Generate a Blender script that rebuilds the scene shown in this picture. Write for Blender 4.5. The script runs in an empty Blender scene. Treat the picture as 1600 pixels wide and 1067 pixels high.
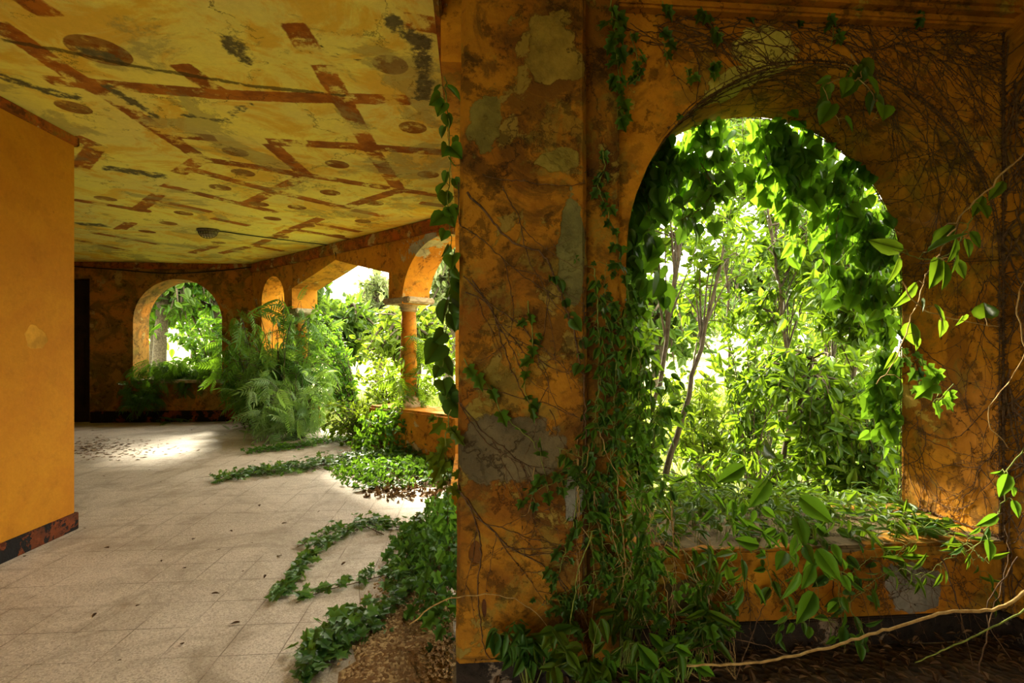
import bpy, bmesh, math, random
import numpy as np
from mathutils import Vector, Matrix
from mathutils.geometry import tessellate_polygon

# ------------------------------------------------------------------ camera, sky, sun, exposure
SC = bpy.context.scene
COL = SC.collection
CAMH, YAW, FPX, HOR, CEIL = 1.426, math.radians(4.6), 800.0, 545.0, 3.10
cam_d = bpy.data.cameras.new('camera'); cam = bpy.data.objects.new('camera', cam_d); COL.objects.link(cam)
cam.location = (0, 0, CAMH); cam.rotation_euler = (math.pi/2, 0, -YAW)
cam_d.lens = 18.0; cam_d.sensor_width = 36.0; cam_d.shift_y = 11.5/1600; cam_d.clip_start = .02; cam_d.clip_end = 400
SC.camera = cam
SC.view_settings.view_transform = 'Standard'; SC.view_settings.look = 'None'
SC.view_settings.gamma = 1.0; SC.view_settings.use_curve_mapping = False
SC.view_settings.exposure = 2.5
W = bpy.data.worlds.new('sky'); SC.world = W; W.use_nodes = True
wn = W.node_tree.nodes; wl = W.node_tree.links; wn.clear()
wo = wn.new('ShaderNodeOutputWorld'); bg = wn.new('ShaderNodeBackground')
sky = wn.new('ShaderNodeTexSky'); sky.sky_type = 'HOSEK_WILKIE'; sky.turbidity = 9.0; sky.sun_direction = (-.4, .75, .6); sky.ground_albedo = .4
wm = wn.new('ShaderNodeMixRGB'); wm.inputs[0].default_value = .8; wm.inputs[2].default_value = (1.0, .95, .76, 1)
wl.new(sky.outputs[0], wm.inputs[1]); wl.new(wm.outputs[0], bg.inputs[0]); wl.new(bg.outputs[0], wo.inputs[0])
bg.inputs[1].default_value = 2.2
sl = bpy.data.lights.new('sun', 'SUN'); sun = bpy.data.objects.new('sun', sl); COL.objects.link(sun)
sl.energy = 5.5; sl.angle = math.radians(9.0); sl.color = (1.0, .90, .66)
sun.rotation_euler = Vector((.30, -.80, -.54)).to_track_quat('-Z', 'Y').to_euler()

RNG = np.random.default_rng(7); random.seed(7)
CY, SY = math.cos(YAW), math.sin(YAW)

# ------------------------------------------------------------------ photo pixel -> point in the place
def ray(px, py):
    xc = (px-800)/FPX; zc = (HOR-py)/FPX
    return np.array([xc*CY+SY, -xc*SY+CY, zc])
def PY(px, py, Y):
    r = ray(px, py); t = Y/r[1]; return np.array([0, 0, CAMH])+r*t
def PX(px, py, X):
    r = ray(px, py); t = X/r[0]; return np.array([0, 0, CAMH])+r*t
def PZ(px, py, z=0.0):
    r = ray(px, py); t = (z-CAMH)/r[2]; return np.array([0, 0, CAMH])+r*t
def PD(px, py, c=6.2):
    r = ray(px, py); t = c/(r[0]+r[1]); return np.array([0, 0, CAMH])+r*t

# ------------------------------------------------------------------ object helpers
def tag(o, label=None, cat=None, group=None, kind=None):
    if label: o['label'] = label
    if cat: o['category'] = cat
    if group: o['group'] = group
    if kind: o['kind'] = kind
    return o
def empty(name, loc, label, cat, group=None):
    o = bpy.data.objects.new(name, None); o.empty_display_size = .1; COL.objects.link(o); o.location = tuple(loc)
    return tag(o, label, cat, group)
def link(name, me, mat=None, parent=None, smooth=False):
    o = bpy.data.objects.new(name, me); COL.objects.link(o)
    if mat: me.materials.append(mat)
    if smooth: me.polygons.foreach_set('use_smooth', [True]*len(me.polygons))
    if parent:
        o.parent = parent; o.matrix_parent_inverse = Matrix.Translation(parent.location).inverted()
    return o
def mesh_tris(name, V, T, attrs=None, smooth=False):
    V = np.asarray(V, dtype=np.float32); T = np.asarray(T, dtype=np.int32)
    k = T.shape[1]
    me = bpy.data.meshes.new(name)
    me.vertices.add(len(V)); me.vertices.foreach_set('co', V.ravel())
    me.loops.add(T.size); me.loops.foreach_set('vertex_index', T.ravel())
    me.polygons.add(len(T)); me.polygons.foreach_set('loop_start', np.arange(0, T.size, k, dtype=np.int32))
    me.polygons.foreach_set('loop_total', np.full(len(T), k, dtype=np.int32))
    if smooth: me.polygons.foreach_set('use_smooth', np.ones(len(T), dtype=bool))
    me.update(calc_edges=True)
    for n, a in (attrs or {}).items():
        at = me.attributes.new(n, 'FLOAT', 'POINT'); at.data.foreach_set('value', np.asarray(a, dtype=np.float32))
    return me

class MB:
    def __init__(s): s.bm = bmesh.new()
    def box(s, lo, hi, bev=0.0):
        r = bmesh.ops.create_cube(s.bm, size=1.0)
        for v in r['verts']:
            v.co = Vector([lo[i]+(v.co[i]+.5)*(hi[i]-lo[i]) for i in range(3)])
        if bev:
            es = list({e for v in r['verts'] for e in v.link_edges})
            bmesh.ops.bevel(s.bm, geom=es, offset=bev, segments=2, affect='EDGES')
        return s
    def lathe(s, prof, c, n=20, squash=1.0):
        rings = []
        for r, z in prof:
            rings.append([s.bm.verts.new((c[0]+r*math.cos(2*math.pi*i/n), c[1]+r*squash*math.sin(2*math.pi*i/n), c[2]+z)) for i in range(n)])
        for a, b in zip(rings[:-1], rings[1:]):
            for i in range(n): s.bm.faces.new((a[i], a[(i+1) % n], b[(i+1) % n], b[i]))
        s.bm.faces.new(rings[0][::-1]); s.bm.faces.new(rings[-1])
        return s
    def build(s, name, mat, parent=None, smooth=False, M=None):
        bmesh.ops.recalc_face_normals(s.bm, faces=s.bm.faces)
        if M is not None: bmesh.ops.transform(s.bm, matrix=M, verts=s.bm.verts)
        me = bpy.data.meshes.new(name); s.bm.to_mesh(me); s.bm.free()
        return link(name, me, mat, parent, smooth)

def wall_poly(name, loops, org, du, nrm, thick, mat, parent=None, kind='structure', sub=True):
    """extrude a (u,z) polygon with holes; org+du*u is the inner face, nrm points away from the gallery"""
    org, du, nrm = Vector(org), Vector(du), Vector(nrm)
    flat = [p for l in loops for p in l]
    tris = tessellate_polygon([[Vector((p[0], p[1], 0)) for p in l] for l in loops])
    bm = bmesh.new()
    F = [bm.verts.new(org+du*p[0]+Vector((0, 0, p[1]))) for p in flat]
    B = [bm.verts.new(org+du*p[0]+Vector((0, 0, p[1]))+nrm*thick) for p in flat]
    for a, b, c in tris:
        for S in (F, B):
            try: bm.faces.new((S[a], S[b], S[c]))
            except ValueError: pass
    i0 = 0
    for l in loops:
        n = len(l)
        for i in range(n):
            a, b = i0+i, i0+(i+1) % n
            try: bm.faces.new((F[a], F[b], B[b], B[a]))
            except ValueError: pass
        i0 += n
    bmesh.ops.recalc_face_normals(bm, faces=bm.faces)
    me = bpy.data.meshes.new(name); bm.to_mesh(me); bm.free()
    o = link(name, me, mat, parent)
    if kind: o['kind'] = kind
    return o

def tube(pts, r0, r1, sides=5):
    pts = np.asarray(pts, float); n = len(pts)
    tg = np.gradient(pts, axis=0); tg /= np.linalg.norm(tg, axis=1, keepdims=True)+1e-9
    up = np.where(np.abs(tg[:, 2:3]) > .9, np.array([[1., 0, 0]]), np.array([[0, 0, 1.]]))
    a = np.cross(tg, up); a /= np.linalg.norm(a, axis=1, keepdims=True)+1e-9
    b = np.cross(tg, a)
    r = np.linspace(r0, r1, n)[:, None, None]
    an = np.arange(sides)*2*math.pi/sides
    V = pts[:, None, :]+r*(np.cos(an)[None, :, None]*a[:, None, :]+np.sin(an)[None, :, None]*b[:, None, :])
    V = V.reshape(-1, 3); T = []
    for i in range(n-1):
        for j in range(sides):
            T.append((i*sides+j, i*sides+(j+1) % sides, (i+1)*sides+(j+1) % sides, (i+1)*sides+j))
    return V, np.array(T, dtype=np.int32)
class Tubes:
    def __init__(s): s.V = []; s.T = []; s.n = 0
    def add(s, pts, r0, r1=None, sides=5):
        if len(pts) < 2: return
        V, T = tube(pts, r0, r0*.5 if r1 is None else r1, sides); s.V.append(V); s.T.append(T+s.n); s.n += len(V)
    def build(s, name, mat, parent=None):
        if not s.V: return None
        return link(name, mesh_tris(name, np.concatenate(s.V), np.concatenate(s.T), smooth=True), mat, parent)

def smooth_path(P, step=.03, jit=0.0, rng=RNG):
    P = [np.asarray(p, float) for p in P]
    if len(P) == 2: P = [P[0], (P[0]+P[1])/2, P[1]]
    Q = [2*P[0]-P[1]]+P+[2*P[-1]-P[-2]]; out = []
    for i in range(1, len(Q)-2):
        L = np.linalg.norm(Q[i+1]-Q[i]); k = max(2, int(L/step))
        for j in range(k):
            t = j/k
            out.append(.5*((2*Q[i])+(-Q[i-1]+Q[i+1])*t+(2*Q[i-1]-5*Q[i]+4*Q[i+1]-Q[i+2])*t*t+(-Q[i-1]+3*Q[i]-3*Q[i+1]+Q[i+2])*t**3))
    out.append(P[-1]); out = np.array(out)
    if jit: out[1:-1] += rng.normal(0, jit, out[1:-1].shape)
    return out

# ------------------------------------------------------------------ leaf templates (x width, y length, z up)
def fan_leaf(half, ribs, droop=.18, fold=.25):
    V = [(0, y, 0) for y in ribs]; nr = len(ribs); T = []
    for sgn in (1, -1):
        st = len(V); V += [(sgn*x, y, abs(x)*fold) for x, y in half]
        pts = [0]+list(range(st, st+len(half)))+[nr-1]
        def near(i):
            y = V[i][1]; return min(range(1, nr-1), key=lambda k: abs(ribs[k]-y))
        for a, b in zip(pts[:-1], pts[1:]):
            ka = near(a); kb = near(b)
            T.append((a, b, ka))
            if ka != kb: T.append((ka, b, kb))
    V = np.array(V, float); V[:, 2] -= droop*V[:, 1]**2
    return V, np.array(T)
OVATE = fan_leaf([(.16, .08), (.26, .3), (.24, .52), (.12, .8)], [0, .25, .5, .78, 1])
NARROW = fan_leaf([(.09, .12), (.14, .4), (.09, .72)], [0, .3, .65, 1], .3, .3)
IVY = fan_leaf([(.22, -.14), (.5, .08), (.27, .3), (.46, .58), (.17, .66)], [0, .22, .5, .75, 1], .15, .15)
HEART = fan_leaf([(.2, -.13), (.42, 0), (.5, .28), (.36, .6), (.14, .84)], [0, .2, .45, .75, 1], .2, .22)
DIAMOND = (np.array([(0, 0, 0), (.3, .45, .06), (0, 1, -.1), (-.3, .45, .06)], float), np.array([(0, 1, 2), (0, 2, 3)]))
def pinnate(pairs=7, L=.29, wd=.034):
    V = []; T = []
    def leaflet(o, d, l):
        o = np.array(o); d = np.array(d)/np.linalg.norm(d); p = np.array([-d[1], d[0], 0]); i = len(V)
        for f, w, z in ((0, 0, 0), (.35, 1, .02), (.7, .75, .0), (1, 0, -.09), (.7, -.75, .0), (.35, -1, .02), (.4, 0, -.015)):
            V.append(o+d*l*f+p*w*wd+np.array([0, 0, z]))
        for a, b in ((0, 1), (1, 2), (2, 3), (3, 4), (4, 5), (5, 0)): T.append((i+a, i+b, i+6))
    for k in range(pairs):
        y = .16+.78*k/pairs; l = L*(1-.35*abs(k/pairs-.35))
        for s in (1, -1): leaflet((0, y, 0), (s*.8, .55, -.25), l)
    leaflet((0, .93, 0), (0, 1, -.1), L*.85)
    i = len(V)
    for y in (0, .5, .95):
        V.append(np.array([-.007, y, .0])); V.append(np.array([.007, y, 0]))
    T += [(i, i+1, i+3), (i, i+3, i+2), (i+2, i+3, i+5), (i+2, i+5, i+4)]
    V = np.array(V); V[:, 2] -= .38*V[:, 1]**2
    return V, np.array(T)
PINN = pinnate()
BLADE = (np.array([(-.012, 0, 0), (.012, 0, 0), (-.009, .5, .04), (.009, .5, .04), (0, 1, -.12)], float), np.array([(0, 1, 3), (0, 3, 2), (2, 3, 4)]))

class Leaves:
    def __init__(s): s.P = []; s.A = []; s.N = []; s.S = []
    def add(s, p, a, n, size):
        s.P.append(p); s.A.append(a); s.N.append(n); s.S.append(size)
    def many(s, P, A, N, S):
        s.P += list(P); s.A += list(A); s.N += list(N); s.S += list(S)
    def build(s, name, tmpl, mat, parent=None, rng=RNG):
        if not s.P: return None
        P = np.array(s.P); A = np.array(s.A, float); N = np.array(s.N, float); S = np.array(s.S)[:, None, None]
        A /= np.linalg.norm(A, axis=1, keepdims=True)+1e-9
        N = N-A*np.sum(A*N, axis=1, keepdims=True); N /= np.linalg.norm(N, axis=1, keepdims=True)+1e-9
        B = np.cross(A, N); V, T = tmpl
        vv = P[:, None, :]+S*(V[None, :, 0:1]*B[:, None, :]+V[None, :, 1:2]*A[:, None, :]+V[None, :, 2:3]*N[:, None, :])
        tt = T[None]+(np.arange(len(P))*len(V))[:, None, None]
        rn = np.repeat(rng.random(len(P)), len(V))
        me = mesh_tris(name, vv.reshape(-1, 3), tt.reshape(-1, 3), {'rnd': rn})
        return link(name, me, mat, parent)

def rdir(n=None, rng=RNG):
    v = rng.normal(size=(3,) if n is None else (n, 3)); return v/np.linalg.norm(v, axis=-1, keepdims=True)

# ------------------------------------------------------------------ materials
class NT:
    def __init__(s, name):
        s.m = bpy.data.materials.new(name); s.m.use_nodes = True; s.t = s.m.node_tree; s.t.nodes.clear()
        s.out = s.t.nodes.new('ShaderNodeOutputMaterial')
    def n(s, typ, **kw):
        nd = s.t.nodes.new(typ)
        for k, v in kw.items(): setattr(nd, k, v)
        return nd
    def l(s, a, b): s.t.links.new(a, b)
    def set(s, nd, i, v):
        if v is None: return
        if hasattr(v, 'is_output') or isinstance(v, bpy.types.NodeSocket): s.l(v, nd.inputs[i])
        else:
            if isinstance(v, tuple) and len(v) == 3 and nd.inputs[i].type == 'RGBA': v = v+(1,)
            nd.inputs[i].default_value = v
    def math(s, op, a, b=None, c=None, clamp=False):
        nd = s.n('ShaderNodeMath', operation=op, use_clamp=clamp)
        s.set(nd, 0, a); s.set(nd, 1, b); s.set(nd, 2, c); return nd.outputs[0]
    def vmath(s, op, a, b=None):
        nd = s.n('ShaderNodeVectorMath', operation=op); s.set(nd, 0, a); s.set(nd, 1, b)
        return nd.outputs['Value'] if op in ('LENGTH', 'DOT_PRODUCT') else nd.outputs[0]
    def mix(s, f, a, b, bt='MIX'):
        nd = s.n('ShaderNodeMixRGB', blend_type=bt); s.set(nd, 0, f); s.set(nd, 1, a); s.set(nd, 2, b); return nd.outputs[0]
    def noise(s, v, sc, det=5, ro=.55, dist=0.0, col=False):
        nd = s.n('ShaderNodeTexNoise'); s.set(nd, 'Vector', v)
        nd.inputs['Scale'].default_value = sc; nd.inputs['Detail'].default_value = det
        nd.inputs['Roughness'].default_value = ro; nd.inputs['Distortion'].default_value = dist
        return nd.outputs['Color' if col else 'Fac']
    def step(s, v, a, b):
        nd = s.n('ShaderNodeMapRange', interpolation_type='SMOOTHSTEP'); s.set(nd, 0, v)
        nd.inputs[1].default_value = a; nd.inputs[2].default_value = b; return nd.outputs[0]
    def pos(s): return s.n('ShaderNodeNewGeometry').outputs['Position']
    def bsdf(s, color, rough=.85, bump=None, bstr=.5, bdist=.01, spec=.3):
        p = s.n('ShaderNodeBsdfPrincipled'); s.set(p, 'Base Color', color); s.set(p, 'Roughness', rough)
        p.inputs['Specular IOR Level'].default_value = spec
        if bump is not None:
            b = s.n('ShaderNodeBump'); b.inputs['Strength'].default_value = bstr; b.inputs['Distance'].default_value = bdist
            s.l(bump, b.inputs['Height']); s.l(b.outputs[0], p.inputs['Normal'])
        s.l(p.outputs[0], s.out.inputs[0]); return p

def plaster(name, base, alt, stain, under, peel=.62, stain_amt=.6, patches=(), cracks=True, scale=1.0, mott=.5, bstr=.6, moss=.5, dark=.6):
    t = NT(name); p = t.pos()
    big = t.noise(p, 1.1*scale, 6, .6, .6); mid = t.noise(p, 4.5*scale, 8, .65); fine = t.noise(p, 38, 4, .7)
    warp = t.vmath('SUBTRACT', t.noise(p, 5.0, 7, .68, col=True), (.5, .5, .5))
    warp2 = t.vmath('SUBTRACT', t.noise(p, 3.2/max(scale, 1), 3, .6, col=True), (.5, .5, .5))
    col = t.mix(t.step(big, .5-.14*mott, .5+.14*mott), base, alt)
    st = t.math('MULTIPLY', t.step(t.noise(p, 2.3*scale, 9, .7, .8), .45, .57), stain_amt)
    col = t.mix(st, col, stain)
    pe = t.step(t.noise(p, 2.0*scale, 12, .66, .3), peel, peel+.025)
    col = t.mix(pe, col, under)
    h = t.math('MULTIPLY', pe, -.8)
    ms = t.math('MULTIPLY', t.step(t.noise(t.vmath('ADD', p, (7.3, 2.1, 4.4)), 2.9*scale, 10, .72, .4), .53, .60), moss)
    col = t.mix(ms, col, t.mix(fine, (.10, .085, .01), (.24, .19, .03)))
    dk = t.math('MULTIPLY', t.step(t.noise(t.vmath('ADD', p, (1.3, 9.1, 6.4)), 6.5*scale, 10, .74), .53, .60), dark)
    col = t.mix(dk, col, tuple(x*.25 for x in stain)); h = t.math('MULTIPLY_ADD', dk, -.5, h)
    for c, r, colr, jag in patches:
        d = t.vmath('SUBTRACT', p, tuple(float(x) for x in c))
        d = t.vmath('MULTIPLY', d, tuple(1/x for x in r))
        w = t.vmath('ADD', t.vmath('MULTIPLY', warp, (jag*12,)*3), t.vmath('MULTIPLY', warp2, (2.2,)*3))
        m = t.step(t.vmath('LENGTH', t.vmath('ADD', d, w)), 1.0, .93)
        cm = t.mix(t.step(mid, .35, .65), colr, tuple(x*.6 for x in colr))
        col = t.mix(m, col, cm); h = t.math('MULTIPLY_ADD', m, -1.0, h)
    if cracks:
        v = t.n('ShaderNodeTexVoronoi', feature='DISTANCE_TO_EDGE'); v.inputs['Scale'].default_value = 1.7
        t.l(t.vmath('ADD', p, t.vmath('MULTIPLY', warp, (.35,)*3)), v.inputs['Vector'])
        ck = t.math('MULTIPLY', t.step(v.outputs['Distance'], .012, .002), t.step(big, .42, .55))
        col = t.mix(t.math('MULTIPLY', ck, .7), col, (.03, .015, .004)); h = t.math('MULTIPLY_ADD', ck, -1.2, h)
    pit = t.step(t.noise(p, 17*scale, 5, .75), .66, .74)
    col = t.mix(t.math('MULTIPLY', pit, .55), col, tuple(x*.45 for x in stain))
    col = t.mix(.35, col, t.mix(fine, (.45, .45, .45), (1.5, 1.5, 1.5)), 'MULTIPLY')
    h = t.math('MULTIPLY_ADD', mid, 1.6, h); h = t.math('MULTIPLY_ADD', fine, .35, h); h = t.math('MULTIPLY_ADD', pit, -.8, h)
    t.bsdf(col, .88, h, bstr, .012, .2)
    return t.m

def leafmat(name, c0, c1, trans=.5, tcol=None, rough=.45, spec=.35):
    t = NT(name); at = t.n('ShaderNodeAttribute', attribute_name='rnd')
    col = t.mix(at.outputs['Fac'], c0, c1)
    col = t.mix(.3, col, t.mix(t.noise(t.pos(), 60, 2), (.6, .6, .6), (1.4, 1.4, 1.4)), 'MULTIPLY')
    p = t.n('ShaderNodeBsdfPrincipled'); t.l(col, p.inputs['Base Color']); p.inputs['Roughness'].default_value = rough
    p.inputs['Specular IOR Level'].default_value = spec
    tr = t.n('ShaderNodeBsdfTranslucent'); t.l(t.mix(.75, col, tcol or (.45, .75, .04)), tr.inputs[0])
    mx = t.n('ShaderNodeMixShader'); mx.inputs[0].default_value = trans
    t.l(p.outputs[0], mx.inputs[1]); t.l(tr.outputs[0], mx.inputs[2]); t.l(mx.outputs[0], t.out.inputs[0])
    return t.m
def plain(name, c0, c1=None, sc=30, rough=.8, bstr=.4):
    t = NT(name); n = t.noise(t.pos(), sc, 5, .6)
    t.bsdf(t.mix(t.step(n, .35, .65), c0, c1 or tuple(x*.6 for x in c0)), rough, n, bstr, .004); return t.m

EARTH = (.16, .085, .03); CEMENT = (.25, .21, .13); MOSS = (.16, .15, .02)
M_left = plaster('ochre_plaster', (.54, .235, .010), (.46, .175, .007), (.42, .14, .006), (.60, .33, .03), peel=.80, stain_amt=.3, cracks=False, mott=1.6, bstr=.25, moss=0, dark=.12,
                 patches=[((-3.115, 3.95, 1.5), (.2, .10, .08), (.64, .31, .025), .05)])
M_back = plaster('stained_orange_plaster', (.46, .18, .02), (.33, .17, .03), (.10, .07, .012), (.40, .26, .07), peel=.60, stain_amt=.7)
M_diag = plaster('orange_plaster', (.56, .24, .015), (.50, .20, .015), (.33, .12, .01), (.50, .38, .16), peel=.60, stain_amt=.5,
                 patches=[((-.62, 6.8, 2.78), (.3, .3, .2), (.45, .42, .30), .25)])
P_ = lambda x, y: PY(x, y, 2.11)
M_pillar = plaster('weathered_orange_plaster', (.33, .145, .008), (.19, .07, .005), (.07, .032, .005), (.22, .15, .025), peel=.585, stain_amt=.75, scale=1.5,
    patches=[(P_(812, 706), (.23, .25, .15), (.135, .105, .05), .10), (P_(893, 380), (.06, .2, .22), (.17, .16, .05), .12),
             (P_(868, 70), (.13, .3, .16), (.26, .18, .03), .14), (P_(760, 190), (.07, .3, .13), (.18, .15, .03), .16),
             (P_(900, 790), (.045, .2, .13), (.20, .19, .15), .12), (P_(870, 255), (.09, .3, .05), (.24, .19, .03), .12),
             (P_(757, 950), (.012, .1, .045), (.09, .03, .008), .08), (P_(745, 860), (.03, .1, .05), (.16, .06, .01), .12)])
Q_ = lambda x, y: PY(x, y, 2.33)
M_arch = plaster('mossy_orange_plaster', (.50, .22, .012), (.38, .15, .010), (.16, .07, .006), (.42, .28, .04), peel=.60, stain_amt=.6, scale=1.3,
    patches=[(Q_(1190, 75), (.20, .3, .13), (.62, .56, .12), .12), (Q_(1150, 140), (.17, .3, .12), (.52, .48, .09), .12),
             (Q_(1420, 915), (.17, .3, .12), (.26, .24, .19), .14), (Q_(1070, 930), (.09, .3, .08), (.16, .12, .05), .14),
             ((1.66, 2.62, .485), (.9, .4, .03), (.16, .11, .05), .03)])
M_base = plaster('dark_base_paint', (.018, .014, .012), (.03, .02, .014), (.010, .008, .006), (.20, .15, .10), moss=0, peel=.57, stain_amt=.5, cracks=False, scale=2)
M_skirt = plaster('red_brown_skirting', (.24, .055, .012), (.17, .04, .010), (.05, .02, .01), (.012, .010, .010), moss=0, peel=.46, stain_amt=.5, cracks=False, scale=2.2)
M_cornice = plaster('rust_red_cornice', (.42, .10, .008), (.36, .13, .012), (.16, .05, .01), (.48, .34, .12), peel=.56, stain_amt=.7, scale=1.6)
M_stone = plain('weathered_stone', (.42, .36, .22), (.24, .18, .10), 14)
M_twig = plain('dry_twig_bark', (.14, .075, .03), (.05, .026, .012), 50)
M_pale = plain('pale_tendril', (.42, .28, .10), (.26, .16, .05), 40)
M_green_stem = plain('green_stem', (.20, .24, .04), (.10, .13, .02), 40)
M_bark = plain('grey_brown_bark', (.09, .07, .04), (.04, .03, .016), 20)
M_dark = plain('dark_shade_paint', (.015, .010, .008), (.03, .018, .01), 6)
M_black = plain('black_cable', (.02, .016, .012), None, 30, .6)
M_metal = plain('rusty_grey_metal', (.16, .14, .11), (.07, .05, .03), 40, .6)
tg = NT('dusty_lamp_glass'); tg.bsdf(tg.mix(tg.noise(tg.pos(), 40), (.35, .33, .25), (.18, .15, .08)), .35); M_glass = tg.m
L_vine = leafmat('ivy_leaf', (.02, .075, .012), (.06, .15, .018), .38, (.18, .36, .02))
L_heart = leafmat('heart_vine_leaf', (.025, .095, .010), (.07, .19, .016), .48, (.22, .42, .015))
L_ground = leafmat('ground_ivy_leaf', (.02, .075, .016), (.075, .17, .03), .25, rough=.38, spec=.5)
L_sap = leafmat('sapling_leaf', (.025, .085, .006), (.085, .155, .012), .52, (.19, .31, .010))
L_tree = leafmat('tree_leaf', (.025, .07, .008), (.08, .13, .018), .48, (.14, .24, .014))
L_far = leafmat('hazed_tree_leaf', (.14, .18, .08), (.24, .26, .12), .45, (.3, .4, .08))  # distance haze put into the pale leaf colour
L_pin = leafmat('compound_leaf', (.035, .13, .015), (.11, .22, .03), .42, (.25, .42, .03))
L_pale = leafmat('pale_shrub_leaf', (.10, .20, .09), (.22, .32, .14), .4)
L_yellow = leafmat('yellow_green_leaf', (.06, .12, .010), (.13, .20, .016), .55, (.24, .34, .015))
L_dry = leafmat('dry_leaf', (.06, .032, .018), (.17, .10, .05), .1, (.3, .18, .05), .85, .1)
L_grass = leafmat('meadow_grass', (.10, .14, .02), (.20, .22, .05), .5, (.26, .32, .05))

# floor: worn terrazzo tiles
t = NT('terrazzo_tiles'); p = t.pos(); big = t.noise(p, .8, 6, .6, .5); mid = t.noise(p, 4, 8, .7); 
col = t.mix(t.step(big, .35, .65), (.56, .47, .385), (.45, .37, .295))
sp = t.n('ShaderNodeTexVoronoi'); sp.inputs['Scale'].default_value = 150; t.l(p, sp.inputs['Vector'])
sep = t.n('ShaderNodeSeparateColor'); t.l(sp.outputs['Color'], sep.inputs[0])
col = t.mix(t.math('MULTIPLY', t.step(sep.outputs[0], .62, .7), .42), col, (.17, .13, .10))
col = t.mix(t.math('MULTIPLY', t.step(sep.outputs[1], .72, .8), .4), col, (.76, .68, .56))
sx = t.n('ShaderNodeSeparateXYZ'); wv = t.vmath('ADD', p, t.vmath('MULTIPLY', t.noise(p, 6, 4, col=True), (.006, .006, 0))); t.l(wv, sx.inputs[0])
def gl(o, off, s=.27, lo=.486, hi=.496):
    f = t.math('FRACT', t.math('DIVIDE', t.math('ADD', o, off), s)); f = t.math('ABSOLUTE', t.math('SUBTRACT', f, .5))
    return t.step(f, lo, hi)
ln = t.math('MAXIMUM', gl(sx.outputs[0], 30.05), gl(sx.outputs[1], 30.19))
rid = t.n('ShaderNodeTexVoronoi', feature='F1', distance='CHEBYCHEV'); 
soft = t.math('MAXIMUM', gl(sx.outputs[0], 30.05, .27, .38, .5), gl(sx.outputs[1], 30.19, .27, .38, .5))
col = t.mix(t.math('MULTIPLY', t.math('MULTIPLY', soft, t.step(t.noise(p, 2.2, 5), .46, .62)), .30), col, (.20, .15, .10))
dirt = t.math('MULTIPLY', t.step(t.noise(p, 1.6, 9, .7, 1.2), .42, .68), .6)
col = t.mix(dirt, col, (.20, .145, .09))
col = t.mix(t.math('MULTIPLY', ln, t.math('MULTIPLY', t.step(t.noise(p, 2.4, 5), .42, .58), .85)), col, (.14, .10, .065))
st2 = t.step(t.noise(p, 14, 8, .75), .64, .72); col = t.mix(t.math('MULTIPLY', st2, .5), col, (.15, .09, .05))
h = t.math('MULTIPLY_ADD', ln, -1.0, t.math('MULTIPLY', mid, .5)); h = t.math('MULTIPLY_ADD', sp.outputs['Distance'], .25, h)
t.bsdf(col, t.mix(mid, (.5,)*3, (.8,)*3), h, .5, .004, .35); M_floor = t.m
# bare soil / gravel
t = NT('gravelly_soil'); p = t.pos(); v = t.n('ShaderNodeTexVoronoi'); v.inputs['Scale'].default_value = 60; t.l(p, v.inputs['Vector'])
sep = t.n('ShaderNodeSeparateColor'); t.l(v.outputs['Color'], sep.inputs[0])
col = t.mix(t.noise(p, 3, 8, .7), (.12, .06, .02), (.34, .19, .07)); col = t.mix(t.step(sep.outputs[0], .6, .9), col, (.50, .34, .16))
t.bsdf(col, .95, t.math('MULTIPLY_ADD', v.outputs['Distance'], -1.0, t.noise(p, 12, 8, .7)), 1.0, .02); M_soil = t.m
t = NT('leaf_litter'); p = t.pos(); v = t.n('ShaderNodeTexVoronoi'); v.inputs['Scale'].default_value = 26; t.l(p, v.inputs['Vector'])
sep = t.n('ShaderNodeSeparateColor'); t.l(v.outputs['Color'], sep.inputs[0])
col = t.mix(sep.outputs[0], (.03, .02, .012), (.11, .065, .035)); t.bsdf(col, .95, v.outputs['Distance'], 1.0, .03); M_litter = t.m
t = NT('meadow_ground'); p = t.pos(); col = t.mix(t.step(t.noise(p, .6, 8, .7), .35, .65), (.17, .21, .06), (.29, .30, .12))
t.bsdf(col, .95, t.noise(p, 9, 6), 1, .05); M_meadow = t.m
# far wooded hills
t = NT('wooded_hill'); p = t.pos(); v = t.noise(p, .5, 8, .7); t.bsdf(t.mix(v, (.20, .27, .13), (.36, .40, .22)), .95, v, 1, .5); M_hill = t.m

# ceiling: painted bands and discs measured from the photograph, stored as signed distances on the mesh
t = NT('painted_ceiling'); p = t.pos()
A = lambda n: t.n('ShaderNodeAttribute', attribute_name=n).outputs['Fac']
big = t.noise(p, .9, 6, .6, .5); mid = t.noise(p, 4, 9, .68); fin = t.noise(p, 26, 5, .7); warp = t.noise(p, 9, 8, .7)
col = t.mix(t.step(big, .35, .65), (.92, .82, .16), (.80, .70, .20))
col = t.mix(t.math('MULTIPLY', t.step(t.noise(p, 1.7, 8, .7, .8), .47, .60), .7), col, (.78, .44, .02))
wz = t.math('MULTIPLY', t.math('SUBTRACT', warp, .5), .05)
def below(a, w=.006, k=1.0): return t.step(t.math('MULTIPLY_ADD', wz, k, a), w, -w)
wear = t.step(t.noise(p, 3.2, 9, .7), .60, .51)
wr = t.math('MAXIMUM', t.math('MULTIPLY', wear, 1.0), .12)
col = t.mix(t.math('MULTIPLY', t.math('MULTIPLY', below(A('band')), wr), .92), col, t.mix(t.step(mid, .4, .6), (.22, .035, .002), (.44, .12, .006)))
col = t.mix(t.math('MULTIPLY', below(A('disc'), .004, .25), t.math('MAXIMUM', t.step(t.noise(p, 6, 7, .7), .66, .52), .35)), col, t.mix(t.step(mid, .4, .6), (.24, .075, .006), (.36, .20, .04)))
pl = t.step(t.noise(p, 1.35, 11, .68, .5), .54, .60)
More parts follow.
